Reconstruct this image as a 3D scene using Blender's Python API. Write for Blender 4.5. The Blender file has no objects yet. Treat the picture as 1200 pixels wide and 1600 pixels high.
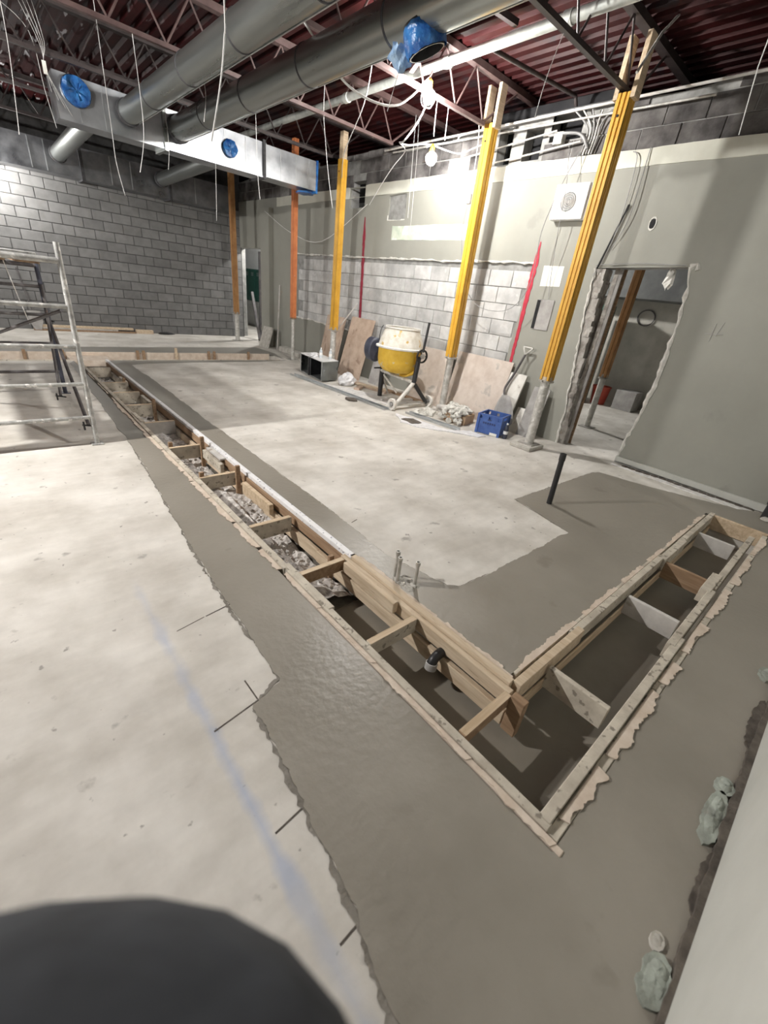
import bpy, bmesh, math, random
from mathutils import Vector, Matrix
from mathutils.geometry import tessellate_polygon
random.seed(7)
S = bpy.context.scene
COL = S.collection

# ------------------------------------------------------------------ camera
yaw, pit, rol = 0.773439, 0.47569, -0.128762
cy, sy, cp, sp, cr, sr = math.cos(yaw), math.sin(yaw), math.cos(pit), math.sin(pit), math.cos(rol), math.sin(rol)
fwd = Vector((sy*cp, cy*cp, -sp)); rgt = Vector((cy, -sy, 0)); dwn = fwd.cross(rgt)
r2 = cr*rgt + sr*dwn; d2 = -sr*rgt + cr*dwn
cam = bpy.data.cameras.new('camera'); cam_o = bpy.data.objects.new('camera', cam); COL.objects.link(cam_o)
m = Matrix.Identity(4)
for i in range(3):
    m[i][0] = r2[i]; m[i][1] = -d2[i]; m[i][2] = -fwd[i]
m[2][3] = 1.65
cam_o.matrix_world = m
cam.sensor_fit = 'HORIZONTAL'; cam.sensor_width = 36.0; cam.lens = 655.2/1200*36
cam.dof.use_dof = True; cam.dof.focus_distance = 3.2; cam.dof.aperture_fstop = 2.6
cam.clip_start = 0.02; cam.clip_end = 100
S.camera = cam_o

# ------------------------------------------------------------------ world, exposure
W = bpy.data.worlds.new('world'); S.world = W; W.use_nodes = True
W.node_tree.nodes['Background'].inputs[0].default_value = (0.8, 0.85, 0.9, 1)
W.node_tree.nodes['Background'].inputs[1].default_value = 0.0
S.view_settings.view_transform = 'Standard'; S.view_settings.look = 'None'
S.view_settings.gamma = 1.0; S.view_settings.use_curve_mapping = False
S.view_settings.exposure = 0.88
BULB = 1.0            # overall lamp strength factor
# bulb: position, power factor
LAMPS = [((4.25, 4.50, 3.62), 0.95), ((5.45, 5.55, 3.48), 0.15), ((-2.20, 4.62, 3.30), 2.6), ((0.58, 12.72, 3.00), 0.55)]

# ------------------------------------------------------------------ materials
MATS = {}
def nn(t, k, **kw):
    n = t.nodes.new(k)
    for a, v in kw.items(): setattr(n, a, v)
    return n
def mat(name, c1, c2=None, scale=6, rough=.7, metal=0, bump=0, bscale=None, stretch=(1, 1, 1), spots=None, rnd=0, rvar=0, detail=6, spec=.5, contrast=(.35, .65)):
    """noise mixed two-tone procedural material; spots=(colour, scale, threshold); rnd = tone change per object"""
    if name in MATS: return MATS[name]
    M = bpy.data.materials.new(name); M.use_nodes = True; t = M.node_tree
    b = t.nodes['Principled BSDF']; L = t.links.new
    b.inputs['Metallic'].default_value = metal; b.inputs['Roughness'].default_value = rough
    b.inputs['Specular IOR Level'].default_value = spec
    g = nn(t, 'ShaderNodeNewGeometry'); mp = nn(t, 'ShaderNodeMapping'); mp.inputs['Scale'].default_value = stretch
    L(g.outputs['Position'], mp.inputs['Vector'])
    n = nn(t, 'ShaderNodeTexNoise'); n.inputs['Scale'].default_value = scale; n.inputs['Detail'].default_value = detail; n.inputs['Roughness'].default_value = .6
    L(mp.outputs[0], n.inputs['Vector'])
    r = nn(t, 'ShaderNodeValToRGB'); r.color_ramp.elements[0].position = contrast[0]; r.color_ramp.elements[1].position = contrast[1]
    r.color_ramp.elements[0].color = (*c1, 1); r.color_ramp.elements[1].color = (*(c2 or c1), 1)
    L(n.outputs['Fac'], r.inputs[0]); col = r.outputs[0]
    if spots:
        n2 = nn(t, 'ShaderNodeTexNoise'); n2.inputs['Scale'].default_value = spots[1]; n2.inputs['Detail'].default_value = 5
        L(mp.outputs[0], n2.inputs['Vector'])
        r2_ = nn(t, 'ShaderNodeValToRGB'); r2_.color_ramp.elements[0].position = spots[2]; r2_.color_ramp.elements[1].position = min(1, spots[2]+.06)
        r2_.color_ramp.elements[0].color = (0, 0, 0, 1); r2_.color_ramp.elements[1].color = (1, 1, 1, 1)
        L(n2.outputs['Fac'], r2_.inputs[0])
        mx = nn(t, 'ShaderNodeMix', data_type='RGBA'); L(r2_.outputs[0], mx.inputs['Factor']); L(col, mx.inputs['A']); mx.inputs['B'].default_value = (*spots[0], 1)
        col = mx.outputs['Result']
    if rnd:
        oi = nn(t, 'ShaderNodeObjectInfo'); mr = nn(t, 'ShaderNodeMapRange'); mr.inputs['To Min'].default_value = 1-rnd; mr.inputs['To Max'].default_value = 1+rnd
        L(oi.outputs['Random'], mr.inputs['Value'])
        hs = nn(t, 'ShaderNodeHueSaturation'); L(mr.outputs[0], hs.inputs['Value']); L(col, hs.inputs['Color']); col = hs.outputs[0]
    L(col, b.inputs['Base Color'])
    if rvar:
        mr = nn(t, 'ShaderNodeMapRange'); mr.inputs['To Min'].default_value = rough-rvar; mr.inputs['To Max'].default_value = rough+rvar
        mr.inputs['From Min'].default_value = .3; mr.inputs['From Max'].default_value = .7
        L(n.outputs['Fac'], mr.inputs['Value']); L(mr.outputs[0], b.inputs['Roughness'])
    if bump:
        n3 = nn(t, 'ShaderNodeTexNoise'); n3.inputs['Scale'].default_value = bscale or scale*4; n3.inputs['Detail'].default_value = 6
        L(mp.outputs[0], n3.inputs['Vector'])
        bp = nn(t, 'ShaderNodeBump'); bp.inputs['Strength'].default_value = 1; bp.inputs['Distance'].default_value = bump
        L(n3.outputs['Fac'], bp.inputs['Height']); L(bp.outputs[0], b.inputs['Normal'])
    MATS[name] = M
    return M
def emis(name, c, s):
    M = bpy.data.materials.new(name); M.use_nodes = True; b = M.node_tree.nodes['Principled BSDF']
    b.inputs['Base Color'].default_value = (1, 1, 1, 1); b.inputs['Emission Color'].default_value = (*c, 1); b.inputs['Emission Strength'].default_value = s
    return M
def floor_mat():
    """dry slab: blotchy trowelled concrete with a line of blue marking paint sprayed along it"""
    M = mat('dry_concrete', (.44, .412, .365), (.72, .695, .65), 1.6, .8, bump=.0015, bscale=30, spots=((.36, .34, .31), 5.5, .66), contrast=(.3, .66))
    t = M.node_tree; L = t.links.new; b = t.nodes['Principled BSDF']
    base = b.inputs['Base Color'].links[0].from_socket
    g = nn(t, 'ShaderNodeNewGeometry')
    # fine streaks along the trowel passes
    mp = nn(t, 'ShaderNodeMapping'); mp.inputs['Rotation'].default_value = (0, 0, .5); mp.inputs['Scale'].default_value = (2, 9, 1); L(g.outputs['Position'], mp.inputs['Vector'])
    n = nn(t, 'ShaderNodeTexNoise'); n.inputs['Scale'].default_value = 1.6; n.inputs['Detail'].default_value = 8; L(mp.outputs[0], n.inputs['Vector'])
    mr = nn(t, 'ShaderNodeMapRange'); mr.inputs['From Min'].default_value = .3; mr.inputs['From Max'].default_value = .7; mr.inputs['To Min'].default_value = .94; mr.inputs['To Max'].default_value = 1.04
    L(n.outputs['Fac'], mr.inputs['Value'])
    hs = nn(t, 'ShaderNodeHueSaturation'); L(mr.outputs[0], hs.inputs['Value']); L(base, hs.inputs['Color'])
    # pits and dirt specks
    v = nn(t, 'ShaderNodeTexNoise'); v.inputs['Scale'].default_value = 16; v.inputs['Detail'].default_value = 3; L(g.outputs['Position'], v.inputs['Vector'])
    rp = nn(t, 'ShaderNodeMapRange'); rp.inputs['From Min'].default_value = .69; rp.inputs['From Max'].default_value = .73; rp.inputs['To Max'].default_value = .7; L(v.outputs['Fac'], rp.inputs['Value'])
    mxp = nn(t, 'ShaderNodeMix', data_type='RGBA'); L(rp.outputs[0], mxp.inputs['Factor']); L(hs.outputs[0], mxp.inputs['A']); mxp.inputs['B'].default_value = (.2, .185, .165, 1)
    # blue marking line near x = .335, fading out at y = 2.3
    sx = nn(t, 'ShaderNodeSeparateXYZ'); L(g.outputs['Position'], sx.inputs[0])
    def mth(op, a, bb=None):
        q = nn(t, 'ShaderNodeMath', operation=op)
        for i, x in enumerate((a, bb)):
            if x is None: continue
            if isinstance(x, (int, float)): q.inputs[i].default_value = x
            else: L(x, q.inputs[i])
        return q.outputs[0]
    n2 = nn(t, 'ShaderNodeTexNoise'); n2.inputs['Scale'].default_value = 7; L(g.outputs['Position'], n2.inputs['Vector'])
    d = mth('ABSOLUTE', mth('SUBTRACT', sx.outputs['X'], .335))
    d = mth('ADD', d, mth('MULTIPLY', mth('SUBTRACT', n2.outputs['Fac'], .5), .07))
    k = nn(t, 'ShaderNodeMapRange'); k.inputs['From Min'].default_value = .036; k.inputs['From Max'].default_value = .004; k.inputs['To Max'].default_value = .42; L(d, k.inputs['Value'])
    e = nn(t, 'ShaderNodeMapRange'); e.inputs['From Min'].default_value = 2.4; e.inputs['From Max'].default_value = 1.9; L(sx.outputs['Y'], e.inputs['Value'])
    n4 = nn(t, 'ShaderNodeTexNoise'); n4.inputs['Scale'].default_value = 4; L(g.outputs['Position'], n4.inputs['Vector'])
    f4 = nn(t, 'ShaderNodeMapRange'); f4.inputs['From Min'].default_value = .3; f4.inputs['From Max'].default_value = .6; f4.inputs['To Min'].default_value = .35; L(n4.outputs['Fac'], f4.inputs['Value'])
    k2 = mth('MULTIPLY', mth('MULTIPLY', k.outputs[0], e.outputs[0]), f4.outputs[0])
    mx = nn(t, 'ShaderNodeMix', data_type='RGBA'); L(k2, mx.inputs['Factor']); L(mxp.outputs['Result'], mx.inputs['A']); mx.inputs['B'].default_value = (.22, .33, .58, 1)
    L(mx.outputs['Result'], b.inputs['Base Color'])
    return M
def deck_mat():
    M = mat('red_steel_deck', (.019, .0032, .0036), (.036, .0056, .006), 2, .5, bump=.001, bscale=10, spots=((.016, .008, .010), 2.5, .6), spec=.16)
    t = M.node_tree; L = t.links.new; b = t.nodes['Principled BSDF']; base = b.inputs['Base Color'].links[0].from_socket
    g = nn(t, 'ShaderNodeNewGeometry'); mp = nn(t, 'ShaderNodeMapping'); mp.inputs['Scale'].default_value = (9, 1.3, 1); L(g.outputs['Position'], mp.inputs['Vector'])
    n = nn(t, 'ShaderNodeTexNoise'); n.inputs['Scale'].default_value = 1.4; n.inputs['Detail'].default_value = 3; L(mp.outputs[0], n.inputs['Vector'])
    k = nn(t, 'ShaderNodeMapRange'); k.inputs['From Min'].default_value = .62; k.inputs['From Max'].default_value = .66; L(n.outputs['Fac'], k.inputs['Value'])
    sx = nn(t, 'ShaderNodeSeparateXYZ'); L(g.outputs['Position'], sx.inputs[0])
    q = nn(t, 'ShaderNodeMapRange'); q.inputs['From Min'].default_value = 2.6; q.inputs['From Max'].default_value = 1.2; L(sx.outputs['X'], q.inputs['Value'])
    mu = nn(t, 'ShaderNodeMath', operation='MULTIPLY'); L(k.outputs[0], mu.inputs[0]); L(q.outputs[0], mu.inputs[1])
    mx = nn(t, 'ShaderNodeMix', data_type='RGBA'); L(mu.outputs[0], mx.inputs['Factor']); L(base, mx.inputs['A']); mx.inputs['B'].default_value = (.55, .55, .58, 1)
    L(mx.outputs['Result'], b.inputs['Base Color'])
    return M
M_FLOOR = floor_mat()
M_WET = mat('wet_concrete', (.245, .225, .19), (.30, .277, .237), 1.3, .42, bump=.0028, bscale=26, rvar=.12, spots=((.225, .206, .172), 3.0, .66))
M_WET2 = mat('damp_concrete', (.225, .215, .19), (.275, .262, .232), 2, .5, bump=.002, bscale=14, rvar=.08)
M_DAMP = mat('damp_edge', (.15, .135, .112), (.25, .23, .20), 9, .6, bump=.005, bscale=40)
M_BED = mat('trench_concrete', (.22, .20, .168), (.275, .25, .21), 2, .4, bump=.002, bscale=12)
M_SIDE = mat('trench_earth', (.10, .085, .07), (.2, .18, .15), 9, .9, bump=.01, bscale=20)
M_RUB = mat('rubble', (.40, .375, .355), (.76, .73, .70), 20, .9, bump=.01, bscale=60)
M_BLK = mat('grey_block', (.155, .155, .154), (.20, .20, .199), 5, .9, bump=.003, bscale=90, rnd=.13)
M_MORT = mat('dark_mortar', (.045, .045, .045), (.075, .075, .075), 8, .95, bump=.003, bscale=60)
M_BLK2 = mat('stripped_block', (.42, .42, .415), (.60, .60, .59), 4, .9, bump=.003, bscale=60, rnd=.14, spots=((.60, .60, .59), 9, .63))
M_MORT2 = mat('grey_mortar', (.23, .23, .22), (.36, .36, .35), 8, .95, bump=.004, bscale=40)
M_BLK3 = mat('sooty_block', (.055, .05, .05), (.20, .19, .185), 3.2, .95, bump=.004, bscale=50, rnd=.25)
M_PLAS = mat('sage_plaster', (.275, .275, .243), (.33, .33, .293), 1.1, .75, bump=.0012, bscale=14, contrast=(.3, .7), spots=((.265, .265, .235), 2.1, .68))
M_PLASN = mat('pale_plaster', (.46, .465, .43), (.53, .535, .50), 2, .7, bump=.001, bscale=20)
M_RAW = mat('broken_plaster', (.55, .54, .50), (.78, .77, .73), 12, .9, bump=.01, bscale=30)
M_JAMB = mat('broken_masonry', (.22, .20, .18), (.45, .43, .40), 9, .95, bump=.02, bscale=18)
M_BAND = mat('cream_paint', (.60, .60, .52), (.70, .70, .62), 2.5, .7, bump=.002, bscale=20)
M_DECK = deck_mat()
M_JOIST = mat('joist_primer_lit', (.07, .04, .038), (.11, .07, .066), 8, .55, bump=.001)  # pinkish primer, lightened in colour for joists near the bulb
M_JOIST2 = mat('joist_shaded', (.028, .02, .02), (.05, .038, .037), 8, .55)  # same joist steel away from the bulb, its shade put into the colour
M_GALV = mat('galvanised', (.42, .44, .45), (.60, .62, .63), 7, .38, metal=.85, rvar=.1)
M_DUCT = mat('duct_steel', (.30, .32, .31), (.40, .42, .405), 4, .30, metal=.9, rvar=.05, stretch=(1, .08, 1))
M_DUCTL = mat('duct_lit', (.36, .38, .41), (.55, .57, .60), 3, .36, metal=.9, rvar=.1)  # lit copy of the duct steel, lightness held in its colour
M_DUCTD = mat('dark_reflection_duct', (.16, .165, .18), (.30, .31, .33), 3, .36, metal=.85, rvar=.1)  # darker copy of the duct steel, dark reflections put into its colour
M_DARKM = mat('dark_rubber_band', (.035, .035, .04), (.07, .07, .075), 20, .7)
M_PIPE = mat('sprinkler_pipe', (.40, .42, .40), (.58, .60, .57), 9, .5, metal=.5)
M_BLUE = mat('blue_plastic_film', (.012, .06, .25), (.05, .22, .55), 9, .22, bump=.02, bscale=14)
M_BLUE2 = mat('pale_blue_film', (.22, .42, .75), (.5, .68, .88), 12, .25, bump=.02, bscale=22)
M_BLACK = mat('black_plastic', (.012, .012, .014), (.03, .03, .032), 9, .45)
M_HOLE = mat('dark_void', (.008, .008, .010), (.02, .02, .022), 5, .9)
M_YEL = mat('yellow_paint', (.62, .33, .03), (.74, .42, .05), 6, .45, bump=.0006)
M_YEL2 = mat('amber_timber', (.58, .31, .035), (.70, .40, .055), 5, .45)
M_ORG = mat('orange_paint', (.62, .19, .07), (.75, .27, .10), 6, .5, spots=((.7, .55, .45), 20, .74))
M_RUST = mat('dull_orange', (.36, .17, .06), (.46, .25, .10), 7, .6)
M_COLLAR = mat('collar_steel', (.35, .33, .30), (.55, .54, .52), 20, .5, metal=.6)
M_OLDGALV = mat('cement_splashed_steel', (.42, .41, .38), (.66, .65, .62), 14, .55, metal=.35, spots=((.72, .71, .68), 18, .6))
M_WOOD = mat('fresh_lumber', (.50, .385, .265), (.67, .56, .42), 3, .75, stretch=(10, 1, 10), bump=.001, spots=((.33, .24, .16), 9, .66))
M_WOODX = mat('fresh_lumber_cross', (.48, .36, .235), (.66, .53, .38), 3, .75, stretch=(1, 10, 10), bump=.001, spots=((.33, .25, .17), 9, .64))
M_WOODD = mat('dark_lumber', (.25, .155, .09), (.38, .26, .165), 3, .8, stretch=(12, 1, 12), bump=.001)
M_WOODG = mat('cement_stained_lumber', (.42, .375, .31), (.62, .57, .48), 7, .85, bump=.002, bscale=40, spots=((.25, .22, .18), 24, .585))
M_WOODP = mat('grey_panel_wood', (.46, .44, .42), (.62, .60, .57), 6, .85, spots=((.33, .28, .22), 5, .64))
M_WHITEW = mat('white_painted_lumber', (.74, .74, .75), (.86, .86, .87), 6, .6, spots=((.20, .20, .26), 34, .615))
M_SMEAR = mat('smeared_board', (.56, .46, .37), (.70, .61, .52), 10, .9, bump=.003, bscale=50)
M_PLY = mat('plywood', (.42, .31, .235), (.58, .46, .37), 4, .8, stretch=(3, 1, .7), spots=((.34, .24, .18), 6, .62))
M_PLY2 = mat('dusty_plywood', (.52, .44, .38), (.68, .61, .55), 4, .85, spots=((.46, .42, .38), 4, .58))
M_BOARD = mat('off_white_board', (.62, .60, .56), (.78, .77, .73), 7, .8, spots=((.45, .42, .38), 9, .64))
M_GREYB = mat('grey_board', (.30, .29, .28), (.42, .41, .40), 7, .85)
M_CONC = mat('concrete_lump', (.40, .38, .34), (.58, .56, .52), 12, .9, bump=.01, bscale=25)
M_DUST = mat('cement_dust', (.58, .57, .55), (.80, .79, .78), 14, .95, bump=.006, bscale=40)
M_WHITE = mat('white_plastic', (.78, .79, .79), (.86, .87, .87), 8, .5)
M_PAPER = mat('paper', (.80, .80, .74), (.88, .88, .82), 8, .8)
M_BAG = mat('white_bag', (.66, .66, .68), (.86, .86, .88), 18, .4, bump=.02, bscale=30)
M_CRATE = mat('crate_blue', (.045, .10, .33), (.07, .15, .43), 8, .45)
M_CRATED = mat('crate_mark', (.02, .035, .12), (.03, .05, .16), 8, .5)
M_DRUMC = mat('cement_crusted_paint', (.62, .58, .49), (.82, .80, .74), 9, .8, bump=.004, bscale=30, spots=((.62, .42, .12), 7, .66))
M_DRUMY = mat('mixer_yellow', (.66, .40, .03), (.78, .52, .07), 7, .5, spots=((.60, .52, .34), 8, .62))
M_CRUST = mat('cement_crust', (.62, .60, .56), (.80, .78, .74), 14, .9, bump=.004)
M_WIRE = mat('wire_white', (.68, .68, .67), (.80, .80, .79), 9, .5)
M_WIREG = mat('wire_grey', (.22, .22, .22), (.34, .34, .34), 9, .5)
M_RED = mat('red_spray', (.42, .018, .04), (.52, .04, .07), 12, .7)
M_REDD = mat('dark_red_spray', (.22, .014, .03), (.30, .025, .05), 12, .7)
M_MINT = mat('mint_paint', (.50, .58, .47), (.66, .70, .60), 9, .7, spots=((.80, .82, .78), 5, .56))
M_GREEN = mat('locker_green', (.012, .075, .058), (.02, .10, .078), 5, .45)
M_REDP = mat('red_bucket', (.42, .05, .03), (.5, .08, .05), 5, .5)
M_SOFF = mat('dark_soffit', (.10, .105, .105), (.15, .155, .155), 4, .8)
M_CORR = mat('corridor_wall', (.40, .385, .345), (.50, .485, .44), 3, .8)
M_NAVY = mat('navy_tube', (.03, .035, .06), (.06, .065, .09), 9, .5)
M_GRIME = mat('grimy_tube', (.07, .065, .07), (.14, .13, .13), 9, .6)
M_SCAF = mat('splashed_tube', (.30, .30, .29), (.55, .55, .53), 16, .5, metal=.3, spots=((.78, .77, .74), 15, .58))
M_JACK = mat('dark_jacket', (.012, .014, .018), (.03, .034, .042), 9, .9, bump=.004, bscale=22)
M_SKIN = mat('skin', (.45, .28, .20), (.5, .32, .23), 9, .6)
M_GRN = mat('grey_green_foam', (.22, .235, .205), (.40, .44, .39), 9, .8, bump=.02, bscale=14, spots=((.25, .24, .21), 7, .62))
M_DIRT = mat('dark_dirt', (.06, .05, .042), (.14, .12, .10), 12, .9, bump=.01, bscale=30)
M_GLASS = mat('clear_plastic', (.55, .60, .64), (.72, .76, .80), 9, .15)
M_CARD = mat('cardboard', (.42, .28, .17), (.55, .39, .26), 6, .85)

# ------------------------------------------------------------------ mesh helpers
class MB:
    def __init__(s): s.v = []; s.f = []
    def add(s, vs, fs):
        o = len(s.v); s.v += [tuple(v) for v in vs]; s.f += [tuple(i+o for i in f) for f in fs]; return s
    def box(s, lo, hi, mtx=None, ch=0.0):
        (x0, y0, z0), (x1, y1, z1) = lo, hi
        vs = [Vector(p) for p in ((x0,y0,z0),(x1,y0,z0),(x1,y1,z0),(x0,y1,z0),(x0,y0,z1),(x1,y0,z1),(x1,y1,z1),(x0,y1,z1))]
        if mtx: vs = [mtx @ p for p in vs]
        return s.add(vs, ((0,3,2,1),(4,5,6,7),(0,1,5,4),(1,2,6,5),(2,3,7,6),(3,0,4,7)))
    def bar(s, a, b, w, h, up=(0, 0, 1)):
        a, b = Vector(a), Vector(b); d = (b-a).normalized(); u = Vector(up)
        if abs(d.dot(u)) > .98: u = Vector((0, 1, 0))
        r = d.cross(u).normalized(); u = r.cross(d)
        vs = [p + r*w/2*i + u*h/2*j for p in (a, b) for i, j in ((-1,-1),(1,-1),(1,1),(-1,1))]
        return s.add(vs, ((0,1,2,3),(7,6,5,4),(0,4,5,1),(1,5,6,2),(2,6,7,3),(3,7,4,0)))
    def tube(s, pts, r, n=8, cap=True):
        P = [Vector(p) for p in pts]; rs = r if isinstance(r, (list, tuple)) else [r]*len(P)
        rings = []; prev = None
        for i, p in enumerate(P):
            d = ((P[min(i+1, len(P)-1)] - P[max(i-1, 0)])).normalized()
            if prev is None:
                u = Vector((0, 0, 1)) if abs(d.z) < .9 else Vector((1, 0, 0))
                u = (u - d*u.dot(d)).normalized()
            else: u = (prev - d*prev.dot(d)).normalized()
            prev = u; w = d.cross(u)
            rings.append([p + (u*math.cos(2*math.pi*k/n) + w*math.sin(2*math.pi*k/n))*rs[i] for k in range(n)])
        vs = [v for R in rings for v in R]; fs = []
        for i in range(len(P)-1):
            for k in range(n): fs.append((i*n+k, i*n+(k+1) % n, (i+1)*n+(k+1) % n, (i+1)*n+k))
        if cap: fs.append(tuple(range(n))[::-1]); fs.append(tuple(range((len(P)-1)*n, len(P)*n)))
        return s.add(vs, fs)
    def lathe(s, prof, o=(0, 0, 0), axis=(0, 0, 1), n=24, cap0=False, cap1=False):
        a = Vector(axis).normalized(); u = Vector((1, 0, 0)) if abs(a.x) < .9 else Vector((0, 1, 0)); u = (u-a*u.dot(a)).normalized(); w = a.cross(u); O = Vector(o)
        vs = [O + a*h + (u*math.cos(2*math.pi*k/n)+w*math.sin(2*math.pi*k/n))*r for r, h in prof for k in range(n)]; fs = []
        for i in range(len(prof)-1):
            for k in range(n): fs.append((i*n+k, i*n+(k+1) % n, (i+1)*n+(k+1) % n, (i+1)*n+k))
        if cap0: fs.append(tuple(range(n))[::-1])
        if cap1: fs.append(tuple(range((len(prof)-1)*n, len(prof)*n)))
        return s.add(vs, fs)
    def prism(s, loops, f, lo, hi):
        """loops of 2D points (outline first, then holes); f(a, b, h) -> 3D point"""
        flat = [p for l in loops for p in l]; N = len(flat)
        tris = tessellate_polygon([[Vector((p[0], p[1], 0)) for p in l] for l in loops])
        vs = [f(a, b, lo) for a, b in flat] + [f(a, b, hi) for a, b in flat]
        fs = [tuple(t) for t in tris] + [tuple(i+N for i in t[::-1]) for t in tris]
        o = 0
        for l in loops:
            k = len(l)
            for i in range(k): j = (i+1) % k; fs.append((o+i, o+j, o+j+N, o+i+N))
            o += k
        return s.add(vs, fs)
    def blob(s, c, rad, n=10, m_=6, jit=.15, flat=True):
        c = Vector(c); vs = []; fs = []
        for i in range(m_+1):
            th = math.pi*i/m_
            for k in range(n):
                q = 1 + random.uniform(-jit, jit)
                vs.append(c + Vector((rad[0]*math.sin(th)*math.cos(2*math.pi*k/n)*q, rad[1]*math.sin(th)*math.sin(2*math.pi*k/n)*q, -rad[2]*math.cos(th)*q)))
        if flat:
            for v in vs: v.z = max(v.z, c.z-rad[2]*.55)
        for i in range(m_):
            for k in range(n): fs.append((i*n+k, i*n+(k+1) % n, (i+1)*n+(k+1) % n, (i+1)*n+k))
        return s.add(vs, fs)
    def build(s, name, material, parent=None, smooth=False, bevel=0, fix=True, at=None):
        me = bpy.data.meshes.new(name)
        off = Vector(at) if at is not None else Vector((0, 0, 0))
        me.from_pydata([tuple(Vector(v)-off) for v in s.v], [], s.f)
        if fix:
            bm = bmesh.new(); bm.from_mesh(me); bmesh.ops.recalc_face_normals(bm, faces=bm.faces); bm.to_mesh(me); bm.free()
        me.materials.append(material)
        o = bpy.data.objects.new(name, me); COL.objects.link(o)
        if smooth:
            for p in me.polygons: p.use_smooth = True
            me.set_sharp_from_angle(angle=math.radians(40))
        if bevel:
            b = o.modifiers.new('bevel', 'BEVEL'); b.width = bevel; b.segments = 1; b.limit_method = 'ANGLE'
        o.location = off
        if parent:
            o.parent = parent
            o.location = off - parent_origin(parent)
        return o
def parent_origin(p):
    q = Vector((0, 0, 0))
    while p: q += p.location; p = p.parent
    return q
def box(lo, hi): return MB().box(lo, hi)
def tag(o, label, cat, group=None, kind=None):
    o['label'] = label; o['category'] = cat
    if group: o['group'] = group
    if kind: o['kind'] = kind
    return o
def struct(o):
    o['kind'] = 'structure'; return o
def thing(name, loc, label, cat, group=None):
    o = bpy.data.objects.new(name, None); COL.objects.link(o); o.location = loc; o.empty_display_size = .1
    return tag(o, label, cat, group)
def inst(src, name, loc, parent=None, rot=None, scale=None):
    o = src.copy(); o.name = name; COL.objects.link(o); o.location = loc
    if rot: o.rotation_euler = rot
    if scale: o.scale = scale
    if parent: o.parent = parent
    return o
def jag(pts, amp, step=.06, closed=False):
    """polyline with small irregular steps"""
    out = []; n = len(pts)
    for i in range(n if closed else n-1):
        a = Vector(pts[i]).to_2d() if len(pts[i]) > 2 else Vector(pts[i]); b = Vector(pts[(i+1) % n])
        d = b-a; L = d.length; k = max(1, int(L/step)); nrm = Vector((-d.y, d.x)).normalized(); w = 0
        for j in range(k):
            w = w*.72 + random.uniform(-1, 1)*amp*.62
            p = a + d*j/k + (nrm*w if j else nrm*0)
            out.append((p.x, p.y))
    if not closed: out.append(tuple(pts[-1]))
    return out
XY = lambda a, b, h: (a, b, h)
YZ = lambda a, b, h: (h, a, b)
XZ = lambda a, b, h: (a, h, b)

# ================================================================== SETTING
# ---- floor with the L-shaped trench and the far cross trench left open
TR = [(1.08, .055), (5.29, .055), (5.29, .60), (1.62, .60), (1.62, 9.32), (5.25, 9.32), (5.25, 9.95), (-.8, 9.95), (-.8, 9.32), (1.08, 9.32)]
FL = MB()
FL.prism([[(-6, -1.7), (11, -1.7), (11, 19), (-6, 19)], TR], XY, -.30, 0)
floor = struct(FL.build('floor', M_FLOOR))
b = MB().prism([[(1.0, 0), (5.4, 0), (5.4, .7), (1.7, .7), (1.7, 1.72), (1.0, 1.72)]], XY, -.34, -.245)
struct(b.build('floor_trench_bed', M_BED))
b = MB().box((1.0, 1.72, -.36), (1.7, 9.2, -.24)).box((-.9, 9.2, -.36), (5.3, 10.05, -.11))
struct(b.build('floor_trench_earth', M_SIDE))
# saw cuts in the dry slab
for i, ((x0, y0), (x1, y1)) in enumerate([((.74, 1.87), (.56, 1.84)), ((.55, 1.2), (.34, 1.165)), ((.545, 1.33), (.548, 1.2)), ((.36, .69), (.47, .703)), ((.37, .33), (.46, .335)), ((1.88, 2.28), (1.95, 2.30)), ((.55, 1.84), (.40, 1.81))]):
    MB().bar((x0, y0, .0005), (x1, y1, .0005), .006 if i < 6 else .003, .002).build('saw_cut', M_DIRT, floor)
# wet patches
lj = [(.33, -.34), (.40, .13), (.45, .35), (.49, .72), (.52, 1.19), (.68, 1.245), (.70, 2.03), (.73, 2.6), (.80, 3.5), (.86, 4.39), (.88, 4.85)]
rj = [(1.86, 4.92), (1.85, 3.87), (1.85, 2.5), (1.81, 1.8), (1.92, 1.29), (1.98, 1.24), (2.32, 1.21), (3.44, 1.21), (3.59, 1.86), (4.13, 1.84), (5.25, 1.82), (5.36, 1.78), (5.48, 1.26), (5.72, .62), (5.98, .22)]
random.seed(3)
wet = jag(lj, .010, .018) + [(1.08, 4.85), (1.08, .055), (5.29, .055), (5.29, .60), (1.62, .60), (1.62, 4.92)] + jag(rj, .010, .018) + [(6.02, .2), (6.02, -.34)]
struct(MB().prism([wet], XY, -.01, .005).build('floor_wet_concrete', M_WET))
wl = jag([(.88, 4.85), (.90, 5.6), (.93, 6.6), (.97, 8.0), (1.0, 9.1)], .012, .06) + [(1.08, 9.3), (1.08, 4.85)]
struct(MB().prism([wl], XY, -.01, .004).build('floor_wet_strip', M_WET2))
wr = [(1.62, 4.92), (1.62, 9.32), (5.2, 9.32)] + jag([(5.22, 9.30), (4.42, 9.17), (3.2, 9.12), (2.17, 9.03), (1.88, 8.9), (1.90, 7.5), (1.86, 4.92)], .015, .07)
struct(MB().prism([wr], XY, -.01, .004).build('floor_wet_strip', M_WET2))
wf = [(-.8, 9.95), (5.25, 9.95)] + jag([(5.28, 9.5), (5.45, 10.3), (5.39, 11.2), (4.15, 11.06), (1.36, 10.83), (.18, 10.76), (-.8, 10.7)], .012, .08)
struct(MB().prism([wf], XY, -.01, .004).build('floor_wet_strip', M_WET2))
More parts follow.
